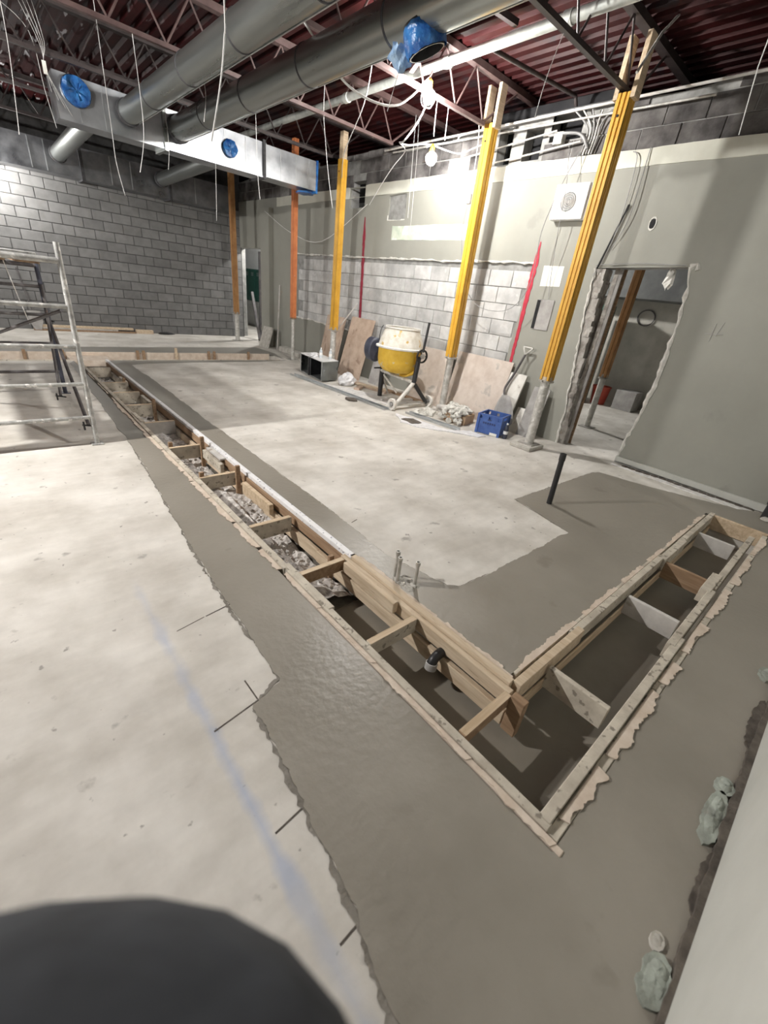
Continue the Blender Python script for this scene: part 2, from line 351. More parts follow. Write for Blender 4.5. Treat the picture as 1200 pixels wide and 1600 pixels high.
# damp smeared fringe along the dry side of the pour
def fringe(line, w0, name, side=1, amp=.03, z=.0025):
    a = jag(line, .006, .016); bb = []; ww = 1.0
    for i, p in enumerate(a):
        q = Vector(a[min(i+1, len(a)-1)]) - Vector(a[max(i-1, 0)]); nrm = Vector((-q.y, q.x)).normalized()*side
        ww = max(.05, min(2.2, ww*.8 + random.uniform(-.45, .85))); w = w0*ww*.75
        bb.append((p[0]+nrm.x*w, p[1]+nrm.y*w))
    mb = MB(); k = len(a)
    mb.add([(x, y, z) for x, y in a] + [(x, y, z) for x, y in bb], [(i, i+1, k+i+1, k+i) for i in range(k-1)])
    return mb.build(name, M_DAMP, floor)
fringe(lj[:8], .022, 'damp_fringe'); fringe(lj[7:], .012, 'damp_fringe'); fringe(rj[:7], .006, 'damp_fringe'); fringe(rj[7:], .007, 'damp_fringe')

# ---- back wall: grey concrete blocks, each one a piece
random.seed(11)
wb = struct(MB().box((-6, 13.345, 0), (6.06, 13.6, 4.3)).build('wall_back', M_MORT))
def blockmesh(nm, L, Hh, D, m_, ch=.006):
    mb = MB(); l, h = L/2, Hh/2
    vs = [(-l, D, -h), (l, D, -h), (l, D, h), (-l, D, h), (-l, ch, -h), (l, ch, -h), (l, ch, h), (-l, ch, h), (-l+ch, 0, -h+ch), (l-ch, 0, -h+ch), (l-ch, 0, h-ch), (-l+ch, 0, h-ch)]
    mb.add(vs, [(0,1,5,4),(1,2,6,5),(2,3,7,6),(3,0,4,7),(4,5,9,8),(5,6,10,9),(6,7,11,10),(7,4,8,11),(8,9,10,11)])
    o = mb.build(nm, m_); return o
proto = blockmesh('block', .388, .189, .03, M_BLK); used = False
stuff = MB()
for c in range(17):
    z = .1 + c*.2005
    for i in range(-16, 16):
        x = .29 + .2*(c % 2) + i*.4
        L = .388
        if x+.2 > 5.94 + .1:
            continue
        if x < -.15 or c > 15:
            stuff.box((x-.194, 13.33, z-.0945), (x+.194, 13.36, z+.0945)); continue
        y = 13.33 + random.uniform(-.002, .002)
        if not used: proto.location = (x, y, z); proto.parent = wb; used = True
        else: inst(proto, 'block', (x, y, z), wb)
o = stuff.build('block_run', M_BLK, wb); o['kind'] = 'stuff'
# half blocks closing the corner
for c in range(16):
    x = .29 + .2*(c % 2) + 13*.4 + .2
    x0 = .29 + .2*(c % 2) + 13*.4 + .206
    while x0 > 5.9: x0 -= .4
    if 6.05 - x0 > .05 and x0 > 5.6:
        MB().box((x0, 13.33, .1+c*.2005-.0945), (min(6.03, x0+.388), 13.36, .1+c*.2005+.0945)).build('block', M_BLK, wb)

# ---- right wall
random.seed(5)
jr = [(1.87, 0), (1.84, .3), (1.78, .66), (1.75, .98), (1.75, 1.36), (1.78, 1.84), (1.83, 2.16), (1.86, 2.30)]
jl = [(2.93, 2.25), (2.92, 2.1), (2.90, 1.8), (2.85, 1.41), (2.81, 1.01), (2.74, .49), (2.73, 0)]
JR = jag(jr, .012, .05); JL = jag(jl, .02, .05)
fd = [(11.95, 0), (11.95, 2.35), (13.5, 2.35), (13.5, 0)]
vent = [(7.78, 3.08), (8.24, 3.08), (8.24, 3.50), (7.78, 3.50)]
hole2 = [(4.15, 3.46), (4.42, 3.46), (4.42, 3.80), (4.15, 3.80)]; hole3 = [(4.62, 3.45), (4.86, 3.45), (4.86, 3.85), (4.62, 3.85)]; hole4 = [(3.62, 3.62), (4.05, 3.62), (4.05, 3.92), (3.62, 3.92)]
core = MB().prism([[(-.5, 0)] + [(y+.01 if y > 1 else y, z) for y, z in jr] + jl + fd + [(13.6, 0), (13.6, 3.86)] + jag([(13.6, 3.86), (8, 3.84), (4.5, 3.90), (-.5, 3.90)], .02, .12), vent, hole2, hole3, hole4], YZ, 6.05, 6.24)
wr_ = struct(core.build('wall_right', M_MORT2))
top = jag([(13.5, 3.40), (9, 3.40), (5, 3.41), (-.34, 3.42)], .008, .1)
ex_top = jag([(3.82, 2.27), (7, 2.25), (10.25, 2.26)], .012, .07)
ex_bot = jag([(10.2, .90), (8, .86), (5.5, .80), (3.9, .86)], .02, .09)
ex = ex_top + jag([(10.25, 2.2), (10.2, .95)], .03, .08) + ex_bot + jag([(3.9, .9), (3.82, 2.2)], .02, .08)
vent2 = [(7.77, 3.07), (8.25, 3.07), (8.25, 3.38), (7.77, 3.38)]
patch = jag([(6.60, 2.85), (7.06, 2.85), (7.06, 3.22), (6.60, 3.22)], .012, .07, True)
skin = MB().prism([[(-.34, .03)] + [(1.87, .03)] + JR[1:] + JL[:-1] + [(2.73, 0), (11.95, 0), (11.95, 2.35), (13.4, 2.35), (13.45, 2.35), (13.5, 2.4)] + top, ex, vent2, patch], YZ, 6.02, 6.055)
skin.build('plaster', M_PLAS, wr_)
# ragged white broken edges of the plaster
def edge(pts, r, name='broken_edge', x=6.022, m_=M_RAW):
    mb = MB(); rr = []
    for q in pts: rr.append(r*random.uniform(.3, 1.5))
    mb.tube([(x + random.uniform(-.003, .003), a, b_) for a, b_ in pts], rr, 6)
    return mb.build(name, m_, wr_)
edge(JR[2:], .026); edge([p for p in JL], .014); edge(ex_top, .016); edge(ex_bot, .018); edge(patch[:8] , .008)
edge([(1.86, 2.30), (1.80, 2.33), (1.78, 2.27)], .03)
# jamb of torn-out masonry behind the left edge
mb = MB()
for i in range(34):
    z = i*.066; y = 2.90 - .17*max(0, 1-z/2.2)
    mb.box((6.03+random.uniform(0, .012), y-random.uniform(.085, .115), z), (6.24, y+.02, z+.07))
mb.build('torn_jamb', M_JAMB, wr_)
# stripped blocks in the bare field
p2 = blockmesh('stripped_block', .405, .212, .03, M_BLK2, .004); first = True
def ybl(y, z, L, m_par):
    pass
for c in range(7):
    z = .90 + .11 + c*.2225 - .06
    if z+.1 > 2.27: continue
    for i in range(17):
        y = 3.72 + .2*(c % 2) + i*.4155
        if y-.2 < 3.72 or y+.2 > 10.35: continue
        if first: o = p2; first = False; o.parent = wr_
        else: o = inst(p2, 'stripped_block', (0, 0, 0), wr_)
        o.location = (6.037+random.uniform(-.002, .003), y, z); o.rotation_euler = (0, 0, -math.pi/2)
# sooty blocks over the cream band
p3 = blockmesh('sooty_block', .40, .19, .03, M_BLK3, .006); first = True
for c in range(3):
    z = (3.51, 3.71, 3.865)[c]
    for i in range(34):
        y = -.2 + .2*(c % 2) + i*.41
        if y > 13.3: continue
        if any(h[0][0]-.12 < y < h[1][0]+.12 and h[0][1]-.08 < z < h[2][1]+.08 for h in (vent, hole2, hole3, hole4)): continue
        if random.random() < (.07 if c < 2 else .3): continue
        if first: o = p3; first = False; o.parent = wr_
        else: o = inst(p3, 'sooty_block', (0, 0, 0), wr_)
        o.location = (6.035+random.uniform(-.004, .012), y, z); o.rotation_euler = (0, 0, -math.pi/2)
        if c == 2: o.scale = (1, 1, random.uniform(.4, .62))
# cream painted band
bl = jag([(-.34, 3.255), (5, 3.25), (11.2, 3.22)], .006, .1); bt = jag([(11.2, 3.40), (8.3, 3.41)], .006, .1) + [(8.26, 3.40), (8.26, 3.24), (7.76, 3.24), (7.76, 3.41)] + jag([(7.7, 3.42), (5, 3.42), (-.34, 3.42)], .008, .1)
MB().prism([bl + bt], YZ, 6.012, 6.03).build('cream_band', M_BAND, wr_)
MB().prism([jag([(5.1, 2.54), (6.9, 2.54), (6.9, 2.76), (5.1, 2.76)], .006, .08, True)], YZ, 6.0165, 6.021).build('mint_patch', M_MINT, wr_)
MB().prism([jag([(5.75, 2.56), (6.1, 2.56), (6.1, 2.75), (5.75, 2.75)], .01, .08, True)], YZ, 6.015, 6.02).build('white_patch', M_PAPER, wr_)
MB().prism([[(3.34, 2.01), (3.64, 2.00), (3.65, 2.25), (3.35, 2.25)]], YZ, 6.016, 6.021).build('white_square', M_PAPER, wr_)
# red marking paint sprayed down the wall
def spray(y0, z0, y1, z1, w0, w1, m_):
    L = []; R = []
    for i in range(41):
        t = i/40; y = y0+(y1-y0)*t; z = z0+(z1-z0)*t
        w = (w0+(w1-w0)*t)*(min(1, t*5+.15))/2
        L.append((y-w*random.uniform(.75, 1.2), z)); R.append((y+w*random.uniform(.75, 1.2), z))
    mb = MB().prism([L + R[::-1]], YZ, 6.012, 6.03); return mb.build('red_spray_line', m_, wr_)
spray(3.79, 2.53, 3.81, .92, .085, .045, M_RED); spray(7.72, 2.92, 7.64, 1.12, .075, .05, M_REDD)
# recessed box, outlet hole, scratches
MB().box((6.008, 3.35, 1.45), (6.02, 3.60, 1.84)).build('grey_panel', M_GREYB, wr_, bevel=.004)
MB().box((6.004, 3.56, 1.46), (6.012, 3.61, 1.83)).build('panel_gap', M_HOLE, wr_)
mb = MB().lathe([(.055, 0), (.055, .006), (.042, .006)], (6.02, 2.415, 2.71), (-1, 0, 0), 16)
for i, v in enumerate(mb.v): mb.v[i] = (v[0], 2.415+(v[1]-2.415)*.75, 2.71+(v[2]-2.71)*1.25)
mb.build('outlet_rim', M_RAW, wr_)
MB().prism([[(2.385, 2.665), (2.445, 2.665), (2.445, 2.755), (2.385, 2.755)]], YZ, 6.014, 6.022).build('outlet_hole', M_HOLE, wr_, bevel=.01)
for a, b_ in [((1.47, 1.67), (1.30, 1.68)), ((1.40, 1.60), (1.40, 1.78)), ((1.36, 1.66), (1.33, 1.80))]:
    MB().tube([(6.018, *a), (6.018, *b_)], .004, 5).build('scratch', M_GREYB, wr_)
# curb along the base of the wall and the dark lumps in the gap under it
mb = MB().prism([jag([(-.3, .012), (1.86, .035)], .006, .1) + [(1.86, .10), (-.3, .085)]], YZ, 5.985, 6.03); struct(mb.build('baseboard_right', M_PLASN))
mb = MB()
for i in range(16): mb.blob((5.96+random.uniform(-.02, .02), .35+i*.09, .0), (.04, .06, .018), 7, 4)
o = mb.build('gap_lumps', M_DIRT); struct(o)
mb = MB().prism([jag([(5.80, .42), (5.93, .30), (5.95, 1.86), (5.88, 1.86), (5.84, 1.2)], .012, .06, True)], XY, 0, .007); o = mb.build('floor_dry_streak', M_DUST); struct(o)
# pilaster at the far end and the concrete curb beside it
struct(MB().box((5.90, 11.40, 0), (6.06, 11.86, 3.2)).build('trim_1', M_PLAS))
# near-black boxes behind vent and holes, shade inside put into their colour
struct(MB().box((6.25, 7.6, 2.9), (6.6, 8.4, 3.7)).build('vent_dark_back', M_HOLE))
struct(MB().box((6.25, 3.4, 3.3), (6.6, 5.1, 4.1)).build('holes_dark_back', M_HOLE))

# ---- front wall beside the photographer, other enclosing walls
struct(MB().box((.45, -.60, 0), (6.1, -.34, 4.3)).build('wall_front', M_PLASN))
struct(MB().box((-6.2, -1.7, 0), (-6, 13.6, 4.3)).build('wall_left', M_BLK3))
struct(MB().box((-6.2, -1.9, 0), (6.2, -1.7, 4.3)).build('wall_rear', M_SOFF))
# ---- corridor behind the right wall
struct(MB().box((10.7, -1, 0), (10.9, 19, 3.2)).build('wall_corridor', M_CORR))
struct(MB().box((6.2, 18.8, 0), (11, 19, 3.2)).build('wall_corridor_end', M_CORR))
struct(MB().box((6.2, -1.2, 0), (11, -1, 3.2)).build('wall_corridor_near', M_CORR))
struct(MB().box((6.24, -1.2, 3.0), (11, 19, 3.2)).build('ceiling_corridor', M_SOFF))
struct(MB().box((9.9, -1, 2.15), (10.7, 19, 3.0)).build('trim_4', M_SOFF))

# ---- ceiling: ribbed red steel deck
mb = MB(); prof = []; x = -6.1; zt, zb = 4.29, 4.245
while x < 7.7:
    prof += [(x, zb), (x+.085, zb), (x+.105, zt), (x+.145, zt)]; x += .165
n = len(prof)
mb.add([(a, -1.7, c) for a, c in prof] + [(a, 13.6, c) for a, c in prof], [(i, i+1, n+i+1, n+i) for i in range(n-1)])
struct(mb.build('ceiling', M_DECK, fix=False))
struct(MB().box((7.7, -1.7, 3.2), (7.8, 13.7, 4.35)).build('wall_plenum', M_SOFF))
struct(MB().box((-6.1, -1.8, 4.32), (7.8, 13.7, 4.4)).build('ceiling_slab', M_HOLE))


# ================================================================== LAMPS
def sweep(pts, n=8):
    """Catmull-Rom through the points"""
    P = [Vector(p) for p in pts]; out = []
    for i in range(len(P)-1):
        a = P[max(i-1, 0)]; b = P[i]; c = P[i+1]; d = P[min(i+2, len(P)-1)]
        for k in range(n):
            t = k/n
            out.append(.5*((2*b) + (c-a)*t + (2*a-5*b+4*c-d)*t*t + (3*b-a-3*c+d)*t**3))
    return out + [P[-1]]
def lamp(i, pos, power, label):
    x, y, z = pos
    t = thing('work_lamp', (x, y, z), label, 'lamp', 'caged work lamps strung under the ceiling')
    E_ = emis('bulb_glow_%d' % i, (1.0, .97, .925), 1580*power*BULB)
    prof = [(.001, -.072)] + [(.060*math.sin(math.pi*k/10), -.012-.060*math.cos(math.pi*k/10)) for k in range(1, 9)] + [(.022, .05)]
    MB().lathe(prof, pos, n=20).build('bulb', E_, t, smooth=True)
    MB().lathe([(.026, .05), (.030, .06), (.030, .125), (.016, .14), (.010, .15)], pos, n=16, cap0=True, cap1=True).build('socket', M_YEL, t, smooth=True)
    for k in range(6):
        a = k*math.pi/3
        pts = [(x+.031*math.cos(a), y+.031*math.sin(a), z+.06), (x+.075*math.cos(a), y+.075*math.sin(a), z+.02), (x+.08*math.cos(a), y+.08*math.sin(a), z-.03), (x+.05*math.cos(a), y+.05*math.sin(a), z-.085), (x, y, z-.10)]
        MB().tube(sweep(pts, 4), .0014, 5).build('guard_wire', M_WIRE, t)
    MB().prism([[(x-.045, z+.06), (x+.045, z+.06), (x+.02, z+.16), (x-.02, z+.16)]], lambda a, b_, h: (a+(h-y)*.7, h, b_), y+.035, y+.04).build('hook_plate', M_YEL, t)
    MB().tube([(x, y, z+.14), (x, y+.02, z+.16), (x, y+.13, z+.12)], .004, 6).build('hook', M_WIREG, t)
lamp(0, *LAMPS[0], 'bare lit bulb in a yellow guard hung under a ceiling joist')
lamp(1, *LAMPS[1], 'lit bulb on a white cable in front of the cream band')
lamp(2, *LAMPS[2], 'lit work bulb over the open slab by the scaffold')
lamp(3, *LAMPS[3], 'lit work bulb close to the grey block wall')

# ================================================================== CEILING STEEL
def joist(y, m_, x1, label):
    t = thing('steel_joist', (1, y, 3.70), label, 'joist', 'parallel bar joists under the deck')
    MB().box((-5.9, y-.025, 3.70), (x1, y+.025, 3.74)).build('bottom_chord', m_, t)
    MB().box((-5.9, y-.045, 4.17), (7.6, y+.045, 4.235)).build('top_chord', m_, t)
    mb = MB().tube([(0, y, 3.735), (.27, y, 4.18)], .011, 6); r1 = mb.build('web_rod', m_, t)
    mb = MB().tube([(.27, y, 4.18), (.54, y, 3.735)], .011, 6); r2_ = mb.build('web_rod', m_, t)
    for k in range(-10, 10):
        if k == 0: continue
        for r in (r1, r2_):
            o = r.copy(); COL.objects.link(o); o.parent = t; o.location = r.location + Vector((k*.54, 0, 0))
    MB().tube([(x1-.02, y, 3.73), (6.0, y, 4.18)], .014, 6).build('end_rod', m_, t)
JL_ = ['dark open web joist between the front wall and the thick grooved post', 'dark open web joist whose chord meets the thick grooved post', 'pinkish open web joist that carries the bright bulb', 'pinkish open web joist between the bright bulb and the timber headed post',
       'dark open web joist just in front of the long rectangular duct', 'dark open web joist just behind the long rectangular duct', 'dark open web joist by the duct on the block wall']
for i, y in enumerate((1.10, 2.84, 4.66, 6.42, 8.05, 9.85, 11.6)):
    joist(y, M_JOIST if i in (2, 3) else M_JOIST2, 5.55 if i == 1 else 5.42, JL_[i])  # joists nearest the bulb take the lit copy
# bridging angles between the joists
mb = MB().bar((3.63, 3.86, 3.9), (4.25, 3.69, 3.9), .05, .05)
tag(MB().bar((3.50, 2.95, 4.15), (4.05, 4.60, 3.78), .045, .035).build('bridging_angle', M_JOIST), 'pink primed steel angle bracing two joists above the bright bulb', 'brace')
tag(MB().bar((3.50, 3.90, 4.14), (4.45, 3.62, 4.05), .05, .05).build('cross_angle', M_JOIST2), 'short dark steel angle resting between joists by the blue film', 'brace')
tag(MB().tube([(4.485, 3.97, 3.98), (6.0, 3.79, 4.02), (6.10, 3.78, 3.88)], .022, 10).build('steel_conduit', M_JOIST2, smooth=True), 'dark straight conduit running from sprinkler pipe to the wall', 'conduit')
# sprinkler pipe through the webs
t = thing('sprinkler_pipe', (4.44, 4, 3.95), 'long pale round pipe running through the joist webs', 'pipe')
MB().tube([(4.44, -.3, 3.95), (4.44, 9.9, 3.95)], .045, 14).build('pipe_run', M_PIPE, t, smooth=True)
for y in (3.05, 4.45, 6.3): MB().tube([(4.44, y-.04, 3.95), (4.44, y+.04, 3.95)], .056, 14).build('coupling', M_PIPE, t, smooth=True)

# ================================================================== DUCTS
def rduct(name, x, z, r, label, y0=-.3, y1=8.255):
    t = thing(name, (x, 4, z), label, 'duct', 'round ducts under the ceiling')
    MB().tube([(x, y0, z), (x, y1, z)], r, 40).build('duct_shell', M_DUCT, t, smooth=True)
    y = y1 - 1.15
    while y > y0:
        MB().lathe([(r, -.012), (r+.006, -.006), (r+.006, .006), (r, .012)], (x, y, z), (0, 1, 0), 40).build('seam_ring', M_DARKM if int(y*10) % 3 else M_GALV, t, smooth=True); y -= 1.22
    MB().lathe([(r+.001, -.03), (r+.016, -.02), (r+.018, .03), (r+.001, .035)], (x, y1-.04, z), (0, 1, 0), 40).build('collar', M_DARKM, t, smooth=True)
    MB().box((x+r*.72, y0, z-r*.78), (x+r*.72+.012, y1-.1, z-r*.70)).build('lock_seam', M_GALV, t)
    return t
rduct('spiral_duct', 2.18, 3.45, .134, 'round steel duct joining the rectangular duct beside the open end')
D2 = rduct('spiral_duct', 2.84, 3.45, .150, 'round steel duct with a film wrapped branch on its side')
# rectangular duct across the room
t = thing('rectangular_duct', (3.3, 8.5, 3.19), 'long rectangular sheet steel duct across the room with blue film caps', 'duct')
YF, YB, Z0, Z1 = 8.30, 8.72, 3.19, 3.655
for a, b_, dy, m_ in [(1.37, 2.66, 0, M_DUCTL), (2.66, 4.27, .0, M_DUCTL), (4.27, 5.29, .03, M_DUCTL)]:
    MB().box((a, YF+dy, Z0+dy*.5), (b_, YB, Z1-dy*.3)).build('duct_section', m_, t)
for x in (2.66, 4.22): MB().box((x-.025, YF-.03, Z0-.03), (x+.025, YB+.03, Z1+.03)).build('flange', M_DARKM if x > 3 else M_DUCT, t)
for x in (1.62, 1.9, 3.15, 3.55, 3.9, 4.55, 4.85, 5.12): MB().box((x-.004, YF-.005+(.03 if x > 4.27 else 0), Z0+.01), (x+.004, YF+.04, Z1-.01)).build('seam', M_GALV, t)
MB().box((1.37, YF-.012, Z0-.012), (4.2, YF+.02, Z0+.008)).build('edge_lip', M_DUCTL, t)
for x, z, r in ((1.60, 3.50, .155), (3.62, 3.42, .115)):
    c = MB().lathe([(r, 0), (r*1.04, .03), (r*.98, .06), (r*.6, .075), (.001, .06)], (x, YF, z), (0, -1, 0), 28)
    for i, v in enumerate(c.v):
        if v[1] < YF-.02: c.v[i] = (v[0]+random.uniform(-.008, .008), v[1]+random.uniform(-.012, .012), v[2]+random.uniform(-.008, .008))
    c.build('blue_film_cap', M_BLUE, t, smooth=True)
    MB().lathe([(r*1.05, 0), (r*1.07, .02)], (x, YF, z), (0, -1, 0), 28).build('hole_collar', M_GALV, t)
MB().prism([jag([(5.27, 3.17), (5.315, 3.17), (5.315, 3.66), (5.27, 3.66)], .006, .06, True)], XZ, YF+.02, YB+.01).build('blue_end_film', M_BLUE, t)
MB().blob((5.15, 8.5, 3.16), (.16, .2, .03), 12, 5).build('blue_film_flap', M_BLUE, t)
# duct along the block wall
t = thing('wall_duct', (2, 13.1, 3.1), 'darkened rectangular duct running along the top of the block wall', 'duct')
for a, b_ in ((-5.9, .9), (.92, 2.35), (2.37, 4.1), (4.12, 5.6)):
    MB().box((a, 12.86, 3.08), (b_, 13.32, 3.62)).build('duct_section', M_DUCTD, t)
for x in (.91, 2.36, 4.11): MB().box((x-.03, 12.83, 3.05), (x+.03, 13.325, 3.65)).build('flange', M_DARKM, t)
for x in (1.5, 1.75, 2.9, 3.3, 4.7): MB().box((x-.006, 12.85, 3.1), (x+.006, 12.87, 3.6)).build('seam', M_GALV, t)
for x, lab in ((1.95, 'short round stub duct between the two rectangular ducts beneath the open end'), (3.9, 'short round stub duct between the two rectangular ducts behind the small film cap')):
    t = thing('stub_duct', (x, 10.8, 3.55), lab, 'duct', 'stub ducts')
    MB().tube([(x, 8.76, 3.50), (x, 12.8, 3.40)], .13, 24).build('stub_shell', M_DUCT, t, smooth=True)
    MB().lathe([(.135, -.03), (.15, -.02), (.15, .03), (.135, .04)], (x, 12.7, 3.40), (0, 1, 0), 24).build('collar', M_DARKM, t, smooth=True)
# film-wrapped branch stub hanging off the second round duct
t = D2
ax = Vector((.35, -.2, -.9)).normalized(); bo = Vector((2.79, 3.18, 3.48))
MB().lathe([(.13, .10), (.132, .20), (.13, .27), (.12, .27), (.115, .2), (.001, .17)], bo, ax, 28).build('branch_stub', M_BLACK, t, smooth=True)
sk = MB().lathe([(.134, .11), (.142, .15), (.15, .20), (.148, .24), (.138, .268)], bo, ax, 32)
for i, v in enumerate(sk.v): sk.v[i] = tuple(Vector(v) + Vector((random.uniform(-1, 1), random.uniform(-1, 1), random.uniform(-1, 1)))*.006)
sk.build('blue_film', M_BLUE, t, smooth=True)
ps = []
for i in range(9):
    for j in range(6):
        a = (i/8-.5)*.24; h = -j/5*.14
        ps.append((2.80 + .012*math.sin(i*1.7+j) + a*.7 + j*.004, 3.28 - a*.35 + j*.012, 3.28 + h*(1-abs(i/8-.5)*.9) + .010*math.sin(i*2.3)))
MB().add(ps, [(i*6+j, (i+1)*6+j, (i+1)*6+j+1, i*6+j+1) for i in range(8) for j in range(5)]).build('loose_film_flap', M_BLUE2, t, smooth=True)

# ================================================================== SHORING POSTS
def post(x, y, label, style, ztop, zsplit, zwood, w, rt, m_main, foot=True, wood=M_WOODX):
    t = thing('shoring_post', (x, y, 0), label, 'post', 'shoring posts along the wall')
    f0 = 0.0
    if style == 'slab':
        MB().box((x-.21, y-.15, 0), (x+.16, y+.17, .05)).build('base_slab', M_CONC, t, bevel=.008); f0 = .05
    MB().box((x-.11, y-.11, f0), (x+.11, y+.11, f0+.012)).build('base_plate', M_COLLAR, t)
    MB().tube([(x, y, f0+.01), (x, y, zsplit+.05)], rt, 20).build('inner_tube', M_OLDGALV, t, smooth=True)
    MB().lathe([(rt, -.03), (w*.72, -.025), (w*.72, -.01), (rt*1.15, 0), (rt*1.15, .04)], (x, y, zsplit), n=20).build('collar', M_COLLAR if m_main is not M_ORG else M_WOODD, t, smooth=True)
    mb = MB().tube([(x-w*.95, y, zsplit-.01), (x+w*.95, y, zsplit-.01)], .012, 8)
    mb.build('collar_pin', M_COLLAR, t)
    # channel: core with raised strips
    h = w/2
    MB().box((x-h*.86, y-h*.86, zsplit), (x+h*.86, y+h*.86, zwood)).build('upper_core', m_main, t)
    k = 3 if style == 'slab' else 2
    sw = w/(k+.35*(k-1))
    for i in range(k):
        o0 = -h + i*sw*1.35
        MB().box((x-h, y+o0, zsplit), (x-h*.82, y+o0+sw, zwood)).build('upper_strip', m_main, t, bevel=.004)
        MB().box((x+o0, y-h, zsplit), (x+o0+sw, y-h*.82, zwood)).build('upper_strip', m_main, t, bevel=.004)
    for s in (-1, 1):
        if style == 'single': 
            if s < 0: continue
            MB().box((x-.05, y-.05, zwood), (x+.05, y+.05, ztop)).build('timber_head', wood, t)
        elif style == 'none': continue
        else: MB().box((x-.07, y+s*.085-.022, zwood-.05), (x+.05, y+s*.085+.022, ztop)).build('timber_head', wood, t)
    MB().tube([(x-h-.002, y+.01, zwood-.18), (x-h-.006, y+.01, zwood-.18)], .012, 8).build('bolt_hole', M_HOLE, t)
    return t
post(5.35, 2.80, 'thick grooved yellow shoring post on a concrete slab by the broken doorway', 'slab', 4.10, .91, 3.68, .135, .06, M_YEL2)
post(5.60, 4.66, 'yellow shoring post between the mixer and the blue crate', 'pair', 4.14, .88, 3.76, .135, .056, M_YEL)
post(5.50, 7.82, 'yellow shoring post with a timber head behind the steel box', 'single', 4.06, .88, 3.68, .125, .058, M_YEL)
post(5.47, 9.42, 'reddish orange shoring post standing under the end of the rectangular duct', 'none', 4.1, .93, 4.15, .105, .04, M_ORG)
post(5.42, 12.40, 'dull orange shoring post at the end of the block wall', 'none', 4.1, .70, 3.9, .12, .06, M_RUST)

# ================================================================== FORMWORK in the near trench
random.seed(21)
t = thing('trench_formwork', (1.3, 1, -.2), 'L-shaped timber formwork with cross spacers set in the open trench', 'formwork')
def bd(lo, hi, m_, name='board', bev=.003): return MB().box(lo, hi).build(name, m_, t, bevel=bev)
# long arm, left rail in lapped lengths
bd((1.115, .10, -.08), (1.153, 1.98, .022), M_WOODG); bd((1.128, 1.50, -.08), (1.168, 2.02, .026), M_WOODG)
bd((1.108, 1.98, -.08), (1.150, 5.55, .024), M_WOODG); bd((1.135, 5.35, -.08), (1.178, 5.75, .03), M_WOODG); bd((1.118, 5.55, -.08), (1.160, 9.15, .022), M_WOODG)
bd((1.085, .03, -.06), (1.113, 1.9, .010), M_SMEAR, 'outer_board')
# right rail: white painted top further on, raw lumber near the corner, lower inner rail
bd((1.555, 1.86, -.075), (1.60, 5.4, .030), M_WHITEW); bd((1.555, 5.4, -.075), (1.60, 9.3, .028), M_WHITEW)
bd((1.538, 1.86, -.085), (1.555, 9.2, -.004), M_WOODD, 'facing_board')
bd((1.560, .56, -.075), (1.602, 1.88, .030), M_WOOD); bd((1.520, .53, -.075), (1.558, 1.93, .012), M_WOOD); bd((1.605, .58, -.05), (1.632, 1.86, .012), M_SMEAR, 'outer_board')
bd((1.500, .52, -.19), (1.535, 2.2, -.095), M_WOOD, 'lower_rail'); bd((1.505, 2.2, -.19), (1.537, 5.2, -.095), M_WOOD, 'lower_rail'); bd((1.505, 5.2, -.19), (1.537, 9.1, -.095), M_WOODG, 'lower_rail')
bd((1.478, 1.33, -.055), (1.519, 1.84, .022), M_WOOD, 'packing_board')
bd((1.49, 3.95, -.01), (1.553, 4.32, .012), M_WOODP, 'packing_board')
bd((1.462, 3.88, -.11), (1.500, 4.35, -.02), M_WOODG, 'packing_board'); bd((1.46, 2.86, -.10), (1.50, 3.38, -.005), M_WOODX, 'packing_board')
bd((1.478, 6.35, -.08), (1.52, 6.75, -.01), M_WOODG, 'packing_board'); bd((1.478, 7.6, -.08), (1.52, 8.0, -.01), M_WOODG, 'packing_board')
# spacers
for y, zb, zt, m_ in [(8.70, -.16, -.005, M_WOODG), (7.54, -.16, .0, M_WOODG), (6.90, -.16, .0, M_WOODG), (6.20, -.17, .0, M_WOODG), (5.37, -.15, .005, M_WOODP), (4.44, -.13, .008, M_WOODG), (3.60, -.12, .008, M_WOODG), (2.59, -.12, .010, M_WOODG), (1.89, -.075, .012, M_WOODD), (1.18, -.085, .014, M_WOODG), (.535, -.055, .018, M_WOODD)]:
    x1 = 1.505 if y > 2.2 else 1.515
    MB().box((1.16, y-.019, zb), (x1, y+.019, zt)).build('spacer', m_, t, bevel=.003)
    MB().box((1.165, y-.0185, zt-.002), (x1-.005, y+.0185, zt+.0015)).build('spacer_top', M_WOODX if y < 8 else M_WOODG, t)
# stakes
for x, y, z in [(1.475, 3.50, .11), (1.475, 4.38, .11), (1.47, 6.06, .10), (1.19, 3.62, .05), (1.19, 4.48, .055), (1.47, 7.6, .05), (1.49, 2.0, -.02)]:
    MB().box((x-.02, y-.014, -.235), (x+.02, y+.014, z)).build('stake', M_WOODD, t, bevel=.003)
